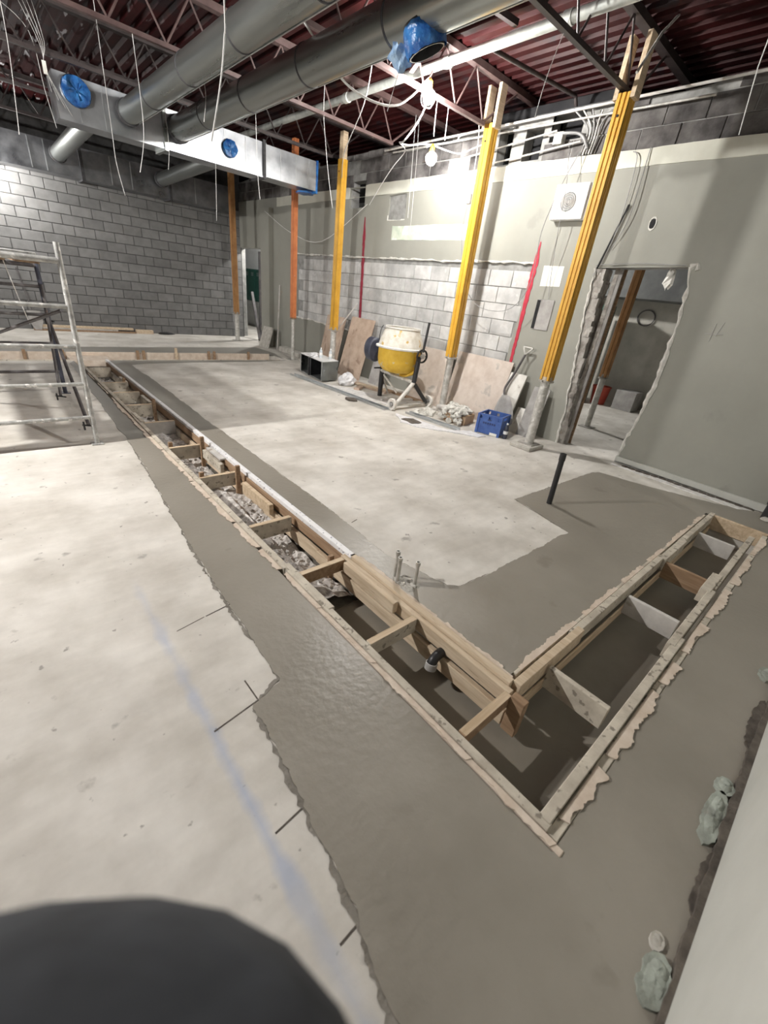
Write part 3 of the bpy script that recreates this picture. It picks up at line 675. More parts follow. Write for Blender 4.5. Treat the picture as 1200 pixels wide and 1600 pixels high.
# short arm
bd((1.14, .105, -.08), (2.75, .150, .028), M_WOODG); bd((2.62, .125, -.08), (3.55, .170, .030), M_WOODG); bd((3.50, .150, -.08), (3.85, .215, .034), M_WOODG); bd((3.60, .135, -.08), (5.02, .180, .026), M_WOODG)
bd((1.12, .060, -.06), (5.24, .103, .0055), M_WOODG, 'outer_board')
bd((1.59, .515, -.075), (2.28, .560, .032), M_WOOD); bd((2.2, .528, -.075), (3.75, .572, .030), M_WOODG); bd((3.7, .505, -.075), (4.25, .560, .034), M_WOODG); bd((4.2, .52, -.075), (5.3, .565, .028), M_WOODG)
bd((1.66, .580, -.05), (5.2, .600, .010), M_WOODG, 'outer_board'); bd((1.6, .503, -.17), (5.2, .515, -.085), M_WOODX, 'lower_rail')
for x, zb, m_ in [(1.87, -.14, M_WOODG), (2.95, -.14, M_WOODP), (3.73, -.14, M_WOODD), (4.66, -.14, M_WOODP)]:
    MB().box((x-.016, .185 if x < 3 else .215, zb), (x+.016, .505, .004)).build('spacer', m_, t, bevel=.003)
bd((5.245, .07, -.13), (5.285, .56, .022), M_WOODX, 'end_board')
# corner block and short post at the inner corner
bd((1.50, .44, -.2), (1.545, .515, .03), M_WOODD, 'corner_post')
# concrete-smeared strips on the outer boards
def smear(p0, p1, w, z, side, gaps):
    a, b_ = Vector(p0), Vector(p1); d = b_-a; L = d.length; d.normalize(); nrm = Vector((-d.y, d.x))*side; s = 0
    while s < L:
        l = min(random.uniform(.18, .75), L-s); pts = [a + d*s + nrm*.002, a + d*(s+l) + nrm*.002]; k = max(3, int(l/.011)); out = []; ww = .8
        for i in range(k+1):
            f = i/k; ww = max(.35, min(1.25, ww*.8 + random.uniform(0, .36))); out.append(a + d*(s+l*(1-f)) + nrm*w*(ww if 0 < i < k else .15))
        MB().prism([[(p.x, p.y) for p in pts + out]], XY, z-.006, z).build('smeared_strip', M_SMEAR, t)
        s += l + random.uniform(*gaps)
smear((1.107, 2.0), (1.107, 6.4), .042, .0125, 1, (.0, .03)); smear((1.113, .06), (1.113, 1.95), .032, .0135, 1, (.03, .1))
smear((5.1, .098), (1.2, .098), .05, .0135, 1, (.04, .16)); smear((1.7, .578), (5.1, .578), .035, .0135, 1, (.03, .14)); smear((1.610, 1.85), (1.610, .64), .03, .0135, 1, (.02, .08))
smear((1.11, 6.4), (1.11, 9.0), .02, .0125, 1, (.1, .3))
# ---- far cross trench
t = thing('far_formwork', (2.5, 9.6, -.1), 'pale timber formwork with short stakes in the far cross trench', 'formwork')
bd((-.75, 9.88, -.11), (2.45, 9.92, .055), M_SMEAR); bd((2.45, 9.89, -.11), (5.1, 9.93, .05), M_SMEAR)
bd((1.05, 9.36, -.108), (1.68, 9.88, -.004), M_SMEAR, 'sheet'); bd((-.75, 9.34, -.11), (1.05, 9.38, .012), M_WOODG); bd((1.7, 9.34, -.11), (5.1, 9.375, .008), M_WOODG)
for x in (-.35, .45, 1.0, 2.22, 2.33, 2.95, 3.63, 3.75, 4.55): MB().box((x-.025, 9.83, -.11), (x+.025, 9.865, .10 if x != 2.95 else .16)).build('stake', M_WOODD if x != 2.95 else M_WOOD, t, bevel=.003)
bd((2.7, 9.42, -.108), (3.5, 9.5, -.04), M_WOODD, 'lower_rail'); bd((3.9, 9.45, -.108), (4.9, 9.53, -.03), M_WOOD, 'lower_rail')
# ---- rubble in the trench
random.seed(4); mb = MB(); nx, ny = 9, 170; G = []
for j in range(ny+1):
    y = 1.74 + j*(8.65-1.74)/ny
    for i in range(nx+1):
        x = 1.155 + i*.345/nx
        G.append((x, y, -.175 + random.uniform(-.012, .014) + .03*math.sin(y*3.1+x*7) + (.02 if x < 1.35 else -.02)))
mb.add(G, [(j*(nx+1)+i, j*(nx+1)+i+1, (j+1)*(nx+1)+i+1, (j+1)*(nx+1)+i) for j in range(ny) for i in range(nx)])
for k in range(420):
    r = random.uniform(.006, .018); mb.blob((random.uniform(1.19, 1.44), random.uniform(1.76, 8.6), -.165+random.uniform(-.02, .02)), (r, r*random.uniform(.7, 1.3), r*.8), 6, 4, .25, False)
tag(mb.build('trench_rubble', M_RUB), 'loose pale rubble and grit lying in the bottom of the trench', 'rubble', kind='stuff')
# ---- pipes rising from the pour
def stub(name, x, y, h, r, m_, label, lean=(0, 0), grp=None, cap=None):
    t = thing(name, (x, y, 0), label, 'pipe', grp)
    MB().lathe([(r, 0), (r, h), (r*.78, h), (r*.78, h-.05), (.001, h-.05)], (x, y, .0), (lean[0], lean[1], 1), 20).build('pipe_wall', m_, t, smooth=True)
    a = Vector((lean[0], lean[1], 1)).normalized()
    if cap: MB().lathe([(r, h-.07), (r*1.15, h-.065), (r*1.15, h), (r*.8, h)], (x, y, 0), a, 20).build('coupling', cap, t, smooth=True)
    else: MB().lathe([(r, h-.028), (r*1.22, h-.024), (r*1.22, h+.002), (r*.8, h+.002)], (x, y, 0), a, 20).build('coupling', M_OLDGALV, t, smooth=True)
stub('drain_pipe', 3.84, 1.62, .52, .026, M_BLACK, 'slim black plastic pipe standing alone out of the wet concrete', (.0, .03), None, M_BLACK)
stub('conduit_stub', 1.665, 1.50, .19, .013, M_OLDGALV, 'short steel conduit stub by the trench with a second close beside it', (0, .01), 'conduit stubs by the trench')
stub('conduit_stub', 1.685, 1.545, .205, .013, M_OLDGALV, 'steel conduit stub touching the back of another stub', (0, .01), 'conduit stubs by the trench')
stub('conduit_stub', 1.735, 1.41, .18, .013, M_OLDGALV, 'lone steel conduit stub leaning out of the wet concrete', (.02, .015), 'conduit stubs by the trench')
mb = MB()
for k in range(8): mb.blob((1.68+random.uniform(-.04, .07), 1.47+random.uniform(-.09, .08), .006), (.03, .035, .012), 8, 4, .2)
tag(mb.build('concrete_splatter', M_CONC), 'rough concrete crumbs around the three conduit stubs', 'concrete', kind='stuff')
t = thing('pipe_elbow', (1.46, .95, -.08), 'black plastic pipe elbow poking through the side of the trench', 'pipe')
MB().tube(sweep([(1.60, .955, -.075), (1.50, .955, -.075), (1.45, .95, -.085), (1.43, .945, -.12)], 5), .027, 16).build('elbow', M_BLACK, t, smooth=True)
MB().lathe([(.028, -.02), (.034, -.018), (.034, .018), (.02, .02)], (1.43, .945, -.115), (-.25, -.1, -1), 16).build('elbow_rim', M_GREYB, t, smooth=True)
t = thing('drain_riser', (5.80, .16, 0), 'fat black pipe riser standing by the wall behind the trench end', 'pipe')
MB().lathe([(.055, 0), (.055, .16), (.066, .165), (.066, .26), (.05, .26), (.05, .1), (.001, .1)], (5.80, .16, 0), n=20).build('riser', M_BLACK, t, smooth=True)
MB().blob((5.73, .15, .02), (.05, .06, .025), 8, 5).build('mortar_lump', M_CONC, t)

# ================================================================== SCAFFOLD
t = thing('scaffold', (0, 5.9, 0), 'cement splashed tubular scaffold with a plank deck by the trench', 'scaffold')
def tb(a, b_, r, m_, name): return MB().tube([a, b_], r, 10).build(name, m_, t, smooth=True)
for x in (.61, -.95):
    tb((x, 4.83, 0), (x, 4.83, 1.72), .022, M_SCAF, 'leg'); tb((x+.035, 7.0, 0), (x+.035, 7.0, 1.55), .024, M_NAVY, 'leg')
    MB().box((x-.05, 4.78, 0), (x+.05, 4.88, .01)).build('foot_plate', M_SCAF, t); MB().box((x-.02, 6.95, 0), (x+.09, 7.05, .01)).build('foot_plate', M_NAVY, t)
for z in (.27, .585, .915, 1.24): tb((-.95, 4.83, z), (.60, 4.83, z), .018, M_SCAF, 'rung')
for z in (.28, .62, .95, 1.26): tb((-.95, 7.0, z), (.63, 7.0, z), .018, M_GRIME, 'rung')
tb((-.95, 4.83, 1.585), (.60, 4.83, 1.585), .024, M_SCAF, 'top_rail'); tb((-.95, 7.0, 1.48), (.63, 7.0, 1.48), .022, M_GRIME, 'top_rail')
tb((.64, 6.95, .92), (.58, 4.93, .17), .017, M_GRIME, 'diagonal_brace'); tb((-.9, 6.9, .3), (.56, 4.93, 1.2), .014, M_GRIME, 'diagonal_brace')
tb((.655, 6.98, 1.28), (.52, 6.2, .16), .016, M_GRIME, 'diagonal_brace')
for p in ((.58, 4.93, .17), (.52, 6.2, .16), (.645, 6.95, .90)):
    MB().box((p[0]-.045, p[1]-.012, p[2]-.05), (p[0]-.03, p[1]+.012, p[2]+.03)).build('brace_latch', M_BLACK, t)
    MB().tube([(p[0]-.05, p[1], p[2]), (p[0]+.05, p[1], p[2]-.02)], .008, 6).build('latch_pin', M_BLACK, t)
for i in range(3): MB().box((-1.0, 4.86+i*.09, 1.595), (.42+.03*i, 4.94+i*.09, 1.625)).build('deck_plank', M_SCAF, t, bevel=.004)
for i in range(7): MB().box((-1.0+.22*i, 4.9, 1.545), (-.84+.22*i, 6.98, 1.575)).build('deck_board', M_WOODD, t)
tag(MB().tube([(.28, 5.6, 1.54), (.33, 5.65, 1.2), (.36, 5.6, 1.0)], .004, 5).build('rope', M_WIRE), 'pale cord hanging under the scaffold deck', 'cord')

# ================================================================== CEMENT MIXER
random.seed(31)
t = thing('cement_mixer', (5.15, 5.35, 0), 'yellow cement mixer with a cement crusted drum on black legs', 'mixer')
DX, DY = 5.14, 5.37
dr = MB().lathe([(.12, .50), (.26, .53), (.345, .62), (.362, .70), (.366, .90)], (DX, DY, 0), n=40, cap0=True).build('drum_bowl', M_DRUMY, t, smooth=True)
MB().lathe([(.366, .90), (.372, .93), (.352, 1.0), (.285, 1.17), (.278, 1.20), (.262, 1.20), (.268, 1.17), (.33, 1.0), (.34, .72), (.001, .68)], (DX, DY, 0), n=40).build('drum_cone', M_DRUMC, t, smooth=True)
MB().lathe([(.366, .885), (.412, .892), (.415, .915), (.366, .925)], (DX, DY, 0), n=40).build('ring_gear', M_CRUST, t, smooth=True)
MB().lathe([(.276, 1.185), (.291, 1.195), (.286, 1.212), (.264, 1.205)], (DX, DY, 0), n=40).build('rim', M_CRUST, t, smooth=True)
for k in range(3):
    a = k*2.1+.5; MB().bar((DX+.05*math.cos(a), DY+.05*math.sin(a), .72), (DX+.27*math.cos(a+.5), DY+.27*math.sin(a+.5), 1.05), .012, .07).build('mixing_blade', M_CRUST, t)
def mt(pts, r, name, m_=M_BLACK, n=10): return MB().tube(pts, r, n).build(name, m_, t, smooth=True)
mt(sweep([(5.17, 4.98, .83), (5.19, 5.0, .6), (5.14, 5.15, .50), (DX, 5.3, .475)], 5), .026, 'yoke', M_DRUMY)
mt([(5.17, 4.95, .83), (5.13, 4.95, .42)], .040, 'leg'); mt([(5.13, 4.95, .42), (5.50, 4.95, .07)], .034, 'leg'); mt([(5.13, 4.95, .42), (4.76, 4.95, .07)], .032, 'leg', M_CRUST)
mt([(5.16, 5.80, .90), (5.17, 5.80, 0)], .042, 'leg'); mt([(5.15, 5.80, .46), (5.13, 4.96, .42)], .03, 'crossbar', M_OLDGALV); mt([(4.74, 4.95, .07), (5.54, 4.95, .07)], .014, 'axle', M_CRUST)
mt([(4.98, 5.80, .50), (5.32, 5.80, .50)], .014, 'foot_bar'); mt([(5.17, 5.80, .42), (5.42, 5.86, .02)], .016, 'brace', M_CRUST); mt([(5.17, 5.80, .42), (5.30, 5.5, .12)], .016, 'brace', M_CRUST)
for x in (4.70, 5.56):
    w = MB().lathe([(.045, -.018), (.088, -.026), (.095, -.012), (.095, .012), (.088, .026), (.045, .018)], (x, 4.95, .095), (1, 0, 0), 24).build('wheel', M_CRUST, t, smooth=True)
    MB().lathe([(.001, -.03), (.03, -.03), (.03, .03), (.001, .03)], (x, 4.95, .095), (1, 0, 0), 12).build('hub', M_GREYB, w)
    for k in range(5):
        a = k*2*math.pi/5; MB().bar((x, 4.95+.02*math.cos(a), .095+.02*math.sin(a)), (x, 4.95+.085*math.cos(a), .095+.085*math.sin(a)), .02, .014, (1, 0, 0)).build('spoke', M_CRUST, w)
hw = MB().lathe([(.085, -.012), (.105, -.014), (.105, .014), (.085, .012)], (5.19, 4.91, .84), (.15, 1, 0), 24).build('tilt_wheel', M_BLACK, t, smooth=True)
MB().lathe([(.001, -.02), (.04, -.02), (.035, .02), (.001, .02)], (5.19, 4.90, .84), (.15, 1, 0), 16).build('hub', M_COLLAR, hw)
for k in range(3): a = k*2.09; MB().bar((5.19, 4.91, .84), (5.19+.09*math.cos(a), 4.91, .84+.09*math.sin(a)), .016, .016).build('spoke', M_BLACK, hw)
mt([(5.19, 4.90, .90), (5.235, 4.90, 1.34)], .020, 'tilt_lever')
mo = MB().lathe([(.001, -.10), (.15, -.10), (.17, -.08), (.17, .08), (.15, .10), (.001, .10)], (5.02, 5.92, .79), (.2, 1, 0), 28)
for i, v in enumerate(mo.v): mo.v[i] = (5.02+(v[0]-5.02)*.8, v[1], .79+(v[2]-.79)*1.15)
mo.build('motor_cover', M_NAVY, t, smooth=True)
mt(sweep([(5.05, 5.83, .95), (5.0, 5.75, 1.12), (5.02, 5.72, 1.2)], 4), .006, 'motor_cable', M_BLACK)

# ================================================================== STEEL BOX and things on it
t = thing('steel_box', (4.97, 7.5, 0), 'open galvanised steel duct box lying on the slab', 'box')
N, R_, B_, F_ = (4.70, 6.98), (5.12, 7.06), (5.25, 8.05), (4.83, 8.00)
MB().prism([[N, R_, B_, F_]], XY, .375, .39).build('top_panel', M_WHITE, t)
MB().prism([[N, R_, B_, F_]], XY, .03, .04).build('bottom_panel', M_GALV, t)
MB().add([(*N, .03), (*R_, .03), (*R_, .385), (*N, .385)], [(0, 1, 2, 3)]).build('end_panel', M_DUCT, t, fix=False)
MB().add([(*F_, .03), (*B_, .03), (*B_, .385), (*F_, .385)], [(0, 1, 2, 3)]).build('end_panel', M_DUCT, t, fix=False)
MB().add([(*R_, .03), (*B_, .03), (*B_, .385), (*R_, .385)], [(0, 1, 2, 3)]).build('back_panel', M_BLACK, t, fix=False)
def lerp(f, z): return (N[0]+(F_[0]-N[0])*f-.004, N[1]+(F_[1]-N[1])*f, z)
for f0, f1 in ((0, .05), (.5, .62), (.95, 1)):
    MB().add([lerp(f0, .03), lerp(f1, .03), lerp(f1, .385), lerp(f0, .385)], [(0, 1, 2, 3)]).build('front_frame', M_GALV, t, fix=False)
MB().prism([[(4.72, 7.5), (5.17, 7.57), (5.18, 7.59), (4.72, 7.52)]], XY, .04, .375).build('divider', M_BLACK, t)
for i, (x, y, lab) in enumerate(((4.93, 7.40, 'clear plastic bottle standing on the steel box next to crumpled wrap'), (5.06, 7.26, 'clear plastic bottle on the steel box closest to the plywood'))):
    t = thing('water_bottle', (x, y, .39), lab, 'bottle', 'bottles on the steel box')
    MB().lathe([(.028, 0), (.032, .01), (.032, .11), (.026, .14), (.011, .165), (.011, .175)], (x, y, .39), n=16, cap0=True, cap1=True).build('body', M_GLASS, t, smooth=True)
    MB().lathe([(.033, .05), (.033, .10)], (x, y, .39), n=16).build('paper_sleeve', M_WHITE, t)
    MB().lathe([(.013, .17), (.013, .19), (.001, .19)], (x, y, .39), n=12).build('cap', M_WHITE, t)
o = MB().blob((4.83, 7.48, .42), (.09, .07, .05), 12, 6, .3).build('crumpled_wrap', M_BAG); tag(o, 'crumpled white wrap lying on top of the steel box', 'wrap')
o = MB().blob((5.10, 6.72, .085), (.17, .16, .14), 14, 9, .2).build('crumpled_bag', M_BAG); tag(o, 'crumpled white plastic bag on the floor beside the steel box', 'bag')
def stud(a, b_, label):
    t = thing('steel_stud', a, label, 'stud', 'steel studs lying on the slab'); a, b_ = Vector(a), Vector(b_)
    MB().bar(a+Vector((0, 0, .006)), b_+Vector((0, 0, .006)), .10, .006).build('web', M_GALV, t)
    d = (b_-a).normalized(); n_ = Vector((-d.y, d.x, 0))*.05
    for s in (-1, 1): MB().bar(a+n_*s+Vector((0, 0, .02)), b_+n_*s+Vector((0, 0, .02)), .003, .032).build('flange', M_GALV, t)
stud((4.50, 7.75, 0), (4.62, 4.98, 0), 'long galvanised steel stud on the floor from the box to the mixer')
stud((4.84, 4.72, 0), (4.93, 3.72, 0), 'shorter galvanised steel stud on the floor between mixer and crate')

# ================================================================== SHEETS AND PLANKS
def leaning(name, y0, y1, ztop, xt, xb, m_, label, cat='sheet', th=.014, grp=None, tilt=0, zb=0):
    d = tilt
    mb = MB(); vs = []
    for x_off in (0, th):
        vs += [(xb+x_off, y0, zb), (xb+x_off, y1, zb), (xt+x_off, y1+d, ztop), (xt+x_off, y0+d, ztop)]
    mb.add(vs, [(0,1,2,3), (7,6,5,4), (0,4,5,1), (1,5,6,2), (2,6,7,3), (3,7,4,0)])
    o = mb.build(name, m_); return tag(o, label, cat, grp)
leaning('plywood_sheet', 7.02, 7.78, 1.16, 5.93, 5.62, M_PLY, 'tall brown plywood sheet leaning on the wall behind the steel box', grp='boards leaning on the wall')
leaning('plywood_sheet', 8.05, 8.75, 1.10, 5.97, 5.74, M_PLY, 'brown plywood sheet partly behind the yellow post with a timber head', grp='boards leaning on the wall')
leaning('plywood_sheet', 4.86, 5.62, .90, 5.95, 5.72, M_PLY2, 'dusty grey plywood sheet leaning behind the cement mixer', grp='boards leaning on the wall')
leaning('plywood_sheet', 3.72, 4.80, .95, 5.97, 5.76, M_PLY2, 'wide dusty pink plywood sheet leaning behind the blue crate', grp='boards leaning on the wall')
leaning('grey_board', 6.45, 6.86, .78, 5.96, 5.74, M_GREYB, 'grey green board leaning between plywood and mixer motor', 'board', grp='boards leaning on the wall')
leaning('white_panel', 3.42, 3.70, .82, 5.93, 5.66, M_BOARD, 'off-white paint stained panel leaning behind the shovel', 'board', .03, 'boards leaning on the wall')
leaning('off_white_board', 3.22, 3.42, .36, 5.90, 5.76, M_BOARD, 'small off-white board propped low beside the shovel blade', 'board', .02, 'boards leaning on the wall')
leaning('grey_panel_board', 3.00, 3.26, .70, 5.94, 5.74, M_GREYB, 'narrow grey board leaning by the thick grooved post', 'board', .02, 'boards leaning on the wall')
leaning('concrete_slab', 11.05, 11.50, .52, 5.78, 5.62, M_CONC, 'grey concrete slab propped against the pilaster', 'slab', .06)
tag(MB().tube([(5.86, 7.55, 1.42), (5.60, 7.98, .75), (5.56, 8.05, 0)], .012, 8).build('wooden_pole', M_WOODP), 'thin pale pole leaning beside the yellow post with a timber head', 'pole')
tag(MB().tube([(5.98, 10.99, 1.55), (5.86, 10.90, 0)], .016, 8).build('wooden_pole', M_WOODP), 'thin pale pole leaning on the wall next to the concrete slab', 'pole')
PL = [((5.28, 6.60), (5.50, 5.98), .09, .03, M_WOOD, 'pale fresh plank on the floor below the tall plywood', .032), ((5.00, 6.28), (5.24, 6.45), .10, .04, M_PLY, 'brown board end lying by the crumpled bag', 0),
      ((5.62, 6.20), (5.66, 4.98), .10, .035, M_WOODD, 'dark plank on the floor behind the mixer legs', 0), ((4.95, 5.50), (5.56, 5.36), .08, .04, M_WOODP, 'dusty plank lying crosswise under the mixer drum', 0),
      ((4.95, 5.28), (5.56, 5.12), .07, .05, M_WOODP, 'dusty batten lying crosswise behind the mixer wheels', 0), ((5.38, 6.85), (5.48, 5.92), .20, .03, M_PLY, 'brown plywood offcut flat on the floor by the wall', 0)]
for a, b_, w, h, m_, lab, zz in PL: tag(MB().bar((a[0], a[1], h/2+zz+.001), (b_[0], b_[1], h/2+zz+.001), w, h).build('plank', m_, bevel=.002), lab, 'plank', 'loose planks on the floor')
tag(MB().tube([(5.30, 4.52, .12), (5.60, 4.30, .13)], .045, 12).build('cardboard_roll', M_WOODP), 'pale paper roll lying on top of the plaster rubble', 'roll')
t = thing('cardboard_box', (5.42, 4.15, 0), 'torn cardboard box full of white plaster scraps', 'box')
MB().prism([[(5.16, 4.22), (5.24, 3.86), (5.58, 3.95), (5.50, 4.32)]], XY, 0, .13).build('carton', M_CARD, t)
mb = MB()
for k in range(60): mb.blob((random.uniform(5.16, 5.56), random.uniform(3.88, 4.32), .13+random.uniform(0, .09)), (random.uniform(.03, .08), random.uniform(.03, .08), random.uniform(.02, .04)), 7, 4, .35)
for k in range(22): mb.blob((random.uniform(5.08, 5.26), random.uniform(3.86, 4.30), random.uniform(.03, .14)), (random.uniform(.025, .05), random.uniform(.025, .05), random.uniform(.02, .05)), 7, 4, .35)
o = mb.build('plaster_scraps', M_RAW, t); o['kind'] = 'stuff'
mb = MB()
for k in range(46):
    x, y = random.choice([(5.22, 4.62), (5.30, 4.66), (5.12, 4.58), (5.16, 4.60), (5.05, 4.62)])
    mb.blob((x+random.uniform(-.12, .12), y+random.uniform(-.14, .14), .012), (random.uniform(.02, .06), random.uniform(.02, .06), random.uniform(.015, .035)), 7, 4, .3)
tag(mb.build('plaster_debris', M_RAW), 'broken white plaster lumps scattered between post and cardboard box', 'rubble', kind='stuff')
# white plastic film and dust on the floor
def film(pts, name, label, m_=M_BAG, z=.012, cat='film'):
    P = jag(pts, .03, .06, True); mb = MB(); mb.prism([P], XY, 0.001, z)
    return tag(mb.build(name, m_), label, cat)
film([(4.62, 4.75), (4.34, 4.35), (4.42, 4.05), (4.70, 3.75), (4.95, 3.36), (5.10, 3.34), (5.10, 3.62), (4.78, 3.80), (4.72, 4.30)], 'plastic_film', 'crumpled white plastic film spread on the floor in front of the crate')
film([(4.66, 6.9), (4.70, 5.5), (4.98, 5.1), (5.25, 5.6), (5.0, 6.4)], 'cement_dust', 'white cement dust spread under the mixer', M_DUST, .008, 'dust')
film([(4.40, 5.80), (4.34, 5.62), (4.46, 5.55), (4.52, 5.70)], 'dirt_clod', 'small dark dirt clod on the slab in front of the mixer', M_DIRT, .03, 'dirt')
film([(4.45, 4.45), (4.44, 4.2), (4.62, 4.18), (4.66, 4.4)], 'dirt_patch', 'dark dirt patch on the white film near the mixer wheel', M_DIRT, .02, 'dirt')
# ================================================================== CRATE, BOTTLE, SHOVEL
C0 = Matrix.Translation((5.385, 3.46, 0)) @ Matrix.Rotation(math.radians(15), 4, 'Z')
t = thing('milk_crate', (5.385, 3.46, 0), 'blue plastic milk crate standing on the floor', 'crate')
def cb(lo, hi, name, m_=M_CRATE): return MB().box(lo, hi, C0).build(name, m_, t)
h = .17
for sx_, sy_ in ((-1, -1), (1, -1), (1, 1), (-1, 1)): cb((sx_*h-.018, sy_*h-.018, 0), (sx_*h+.018, sy_*h+.018, .285), 'corner_post')
for z0, z1 in ((0.01, .05), (.105, .125), (.265, .29)):
    for s in (-1, 1):
        cb((-h, s*h-.010, z0), (h, s*h+.010, z1), 'rim'); cb((s*h-.010, -h, z0), (s*h+.010, h, z1), 'rim')
for s in (-1, 1):
    cb((-h, s*h-.006, .05), (h, s*h+.006, .105), 'lower_wall'); cb((s*h-.006, -h, .05), (s*h+.006, h, .105), 'lower_wall')
    cb((-h, s*h-.005, .125), (h, s*h+.005, .222), 'upper_wall'); cb((s*h-.005, -h, .125), (s*h+.005, h, .222), 'upper_wall')
    for q in (-1, 1): cb((s*h-.005, q*h-q*.10-.05, .222), (s*h+.005, q*h-q*.10+.05 - (0 if q < 0 else .0), .265), 'upper_wall'); cb((q*.115-.05, s*h-.005, .222), (q*.115+.05, s*h+.005, .265), 'upper_wall')
cb((-h, -h, .012), (h, h, .022), 'base_grid')
for i in range(6): cb((-h-.0085, -.10+i*.034, .150), (-h-.005, -.078+i*.034, .178), 'dark_emblem', M_CRATED)
cb((-h-.0085, -.03, .205), (-h-.005, .03, .222), 'dark_emblem', M_CRATED); cb((-h-.011, -.15, .005), (-h-.008, -.04, .045), 'paper_sticker', M_PAPER)
cb((-.10, -.05, .03), (.12, .10, .12), 'inner_tray', M_CRATED)
t = thing('plastic_bottle', (5.33, 3.19, 0), 'clear plastic bottle standing against the blue crate', 'bottle')
MB().lathe([(.03, 0), (.034, .01), (.034, .13), (.028, .17), (.012, .20), (.012, .215)], (5.33, 3.18, 0), n=16, cap0=True, cap1=True).build('body', M_NAVY, t, smooth=True)
MB().lathe([(.035, .07), (.035, .115)], (5.33, 3.18, 0), n=16).build('paper_sleeve', M_WHITE, t)
MB().lathe([(.014, .205), (.014, .225), (.001, .225)], (5.33, 3.18, 0), n=12).build('cap', M_WHITE, t)
t = thing('shovel', (5.68, 3.46, 0), 'muddy steel shovel with a D handle leaning behind the blue crate', 'shovel')
MB().tube(sweep([(5.93, 3.54, 1.10), (5.88, 3.62, .80), (5.80, 3.66, .60), (5.74, 3.60, .48), (5.70, 3.56, .38)], 5), .017, 10).build('shaft', M_GRIME, t, smooth=True)
for a, b_ in (((5.93, 3.54, 1.10), (5.95, 3.61, 1.20)), ((5.93, 3.54, 1.10), (5.95, 3.45, 1.20)), ((5.95, 3.61, 1.20), (5.95, 3.45, 1.20))): MB().tube([a, b_], .011, 8).build('grip', M_OLDGALV, t, smooth=True)
ps = []
for j in range(8):
    f = j/7; z = .52 - .50*f; w = .175*math.sin(min(1, .25+f*1.3)*math.pi*.5)*(1-.75*max(0, f-.72)/.28)
    for i in range(9):
        u = i/8*2-1; ps.append((5.665 + .045*u*u*-1 + .05*(1-f) - .03*f, 3.53 - .10*f + u*w, z))
sb = MB().add(ps, [(j*9+i, j*9+i+1, (j+1)*9+i+1, (j+1)*9+i) for j in range(7) for i in range(8)]).build('blade', M_GREYB, t, smooth=True)
sm = sb.modifiers.new('solid', 'SOLIDIFY'); sm.thickness = .004
t = thing('shovel', (.95, 13.1, 0), 'small dark shovel leaning on the grey block wall', 'shovel')
MB().tube([(.86, 13.28, 1.25), (.95, 13.12, .40)], .014, 8).build('shaft', M_GRIME, t); MB().prism([[(.84, .42), (.84, .2), (.92, .02), (1.04, .02), (1.10, .2), (1.08, .42)]], XZ, 13.09, 13.105).build('blade', M_GREYB, t)

# ================================================================== FAR END OF THE ROOM
for (x0, x1, y, z0, z1, m_, lab) in [(1.05, 2.95, 13.20, .075, .12, M_WOOD, 'long pale plank stacked on top along the block wall'), (.9, 3.0, 13.18, .0, .035, M_WOODD, 'dark plank at the bottom of the stack by the block wall'), (1.0, 2.6, 13.21, .038, .072, M_WOODP, 'dusty plank in the middle of the stack by the block wall'), (3.02, 3.42, 13.20, .0, .09, M_WOOD, 'short thick pale timber at the foot of the block wall')]:
    tag(MB().box((x0, y-.07, z0), (x1, y+.07, z1)).build('timber', m_, bevel=.003), lab, 'plank', 'timbers at the block wall')
o = MB().blob((3.75, 13.18, .02), (.22, .09, .035), 14, 5, .2).build('dark_rag', M_BLACK); tag(o, 'dark crumpled rag at the foot of the block wall', 'rag')
t = thing('concrete_curb', (5.85, 10.2, 0), 'rough broken concrete curb along the foot of the wall', 'curb')
y = 8.85
while y < 10.35:
    l = random.uniform(.3, .55); mb = MB().box((5.76+random.uniform(-.03, .03), y, 0), (6.0, y+l-.01, random.uniform(.10, .16))); mb.build('curb_piece', M_CONC, t, bevel=.02); y += l
t = thing('timber_prop', (6.1, 12.9, 0), 'dark timber prop leaning in the far doorway', 'prop')
MB().bar((6.32, 13.3, 1.25), (6.18, 12.55, .02), .07, .07).build('timber', M_GRIME, t); MB().bar((6.30, 12.72, 0), (6.30, 12.72, 2.3), .06, .06).build('upright', M_GRIME, t)
o = MB().blob((6.10, 12.20, .035), (.10, .22, .06), 10, 5, .3).build('dirt_heap', M_DIRT); tag(o, 'low dark dirt heap on the threshold of the far doorway', 'dirt')
struct(MB().box((7.9, 13.7, 0), (8.0, 18.8, 3.0)).build('wall_far_room', M_WHITE))
def locker(x, y0, y1, z0, z1, n_, label, thick=.4):
    t = thing('locker_bank', (x, (y0+y1)/2, z0), label, 'locker', 'green lockers'); w = (y1-y0)/n_
    MB().box((x+.02, y0, z0), (x+thick, y1, z1)).build('cabinet', M_GREEN, t)
    for i in range(n_):
        d = MB().box((x, y0+i*w+.008, z0+.02), (x+.02, y0+(i+1)*w-.008, z1-.02)).build('door', M_GREEN, t, bevel=.003)
        for k in range(3): MB().box((x-.002, y0+i*w+w*.3, z1-.12-.04*k), (x+.001, y0+i*w+w*.7, z1-.105-.04*k)).build('vent_slot', M_GALV if thick < .39 else M_HOLE, d)
locker(7.5, 14.7, 17.2, .9, 1.9, 6, 'green lockers hung on the wall beyond the far doorway', .38)
locker(9.75, 4.22, 4.85, 0, 1.98, 2, 'tall green lockers standing beyond the broken doorway')
post(7.60, 3.00, 'dull orange shoring post standing in the corridor beyond the broken doorway', 'none', 2.9, .85, 2.99, .11, .05, M_RUST)
t = thing('red_bucket', (10.25, 4.0, 0), 'red plastic bucket on the corridor floor', 'bucket')
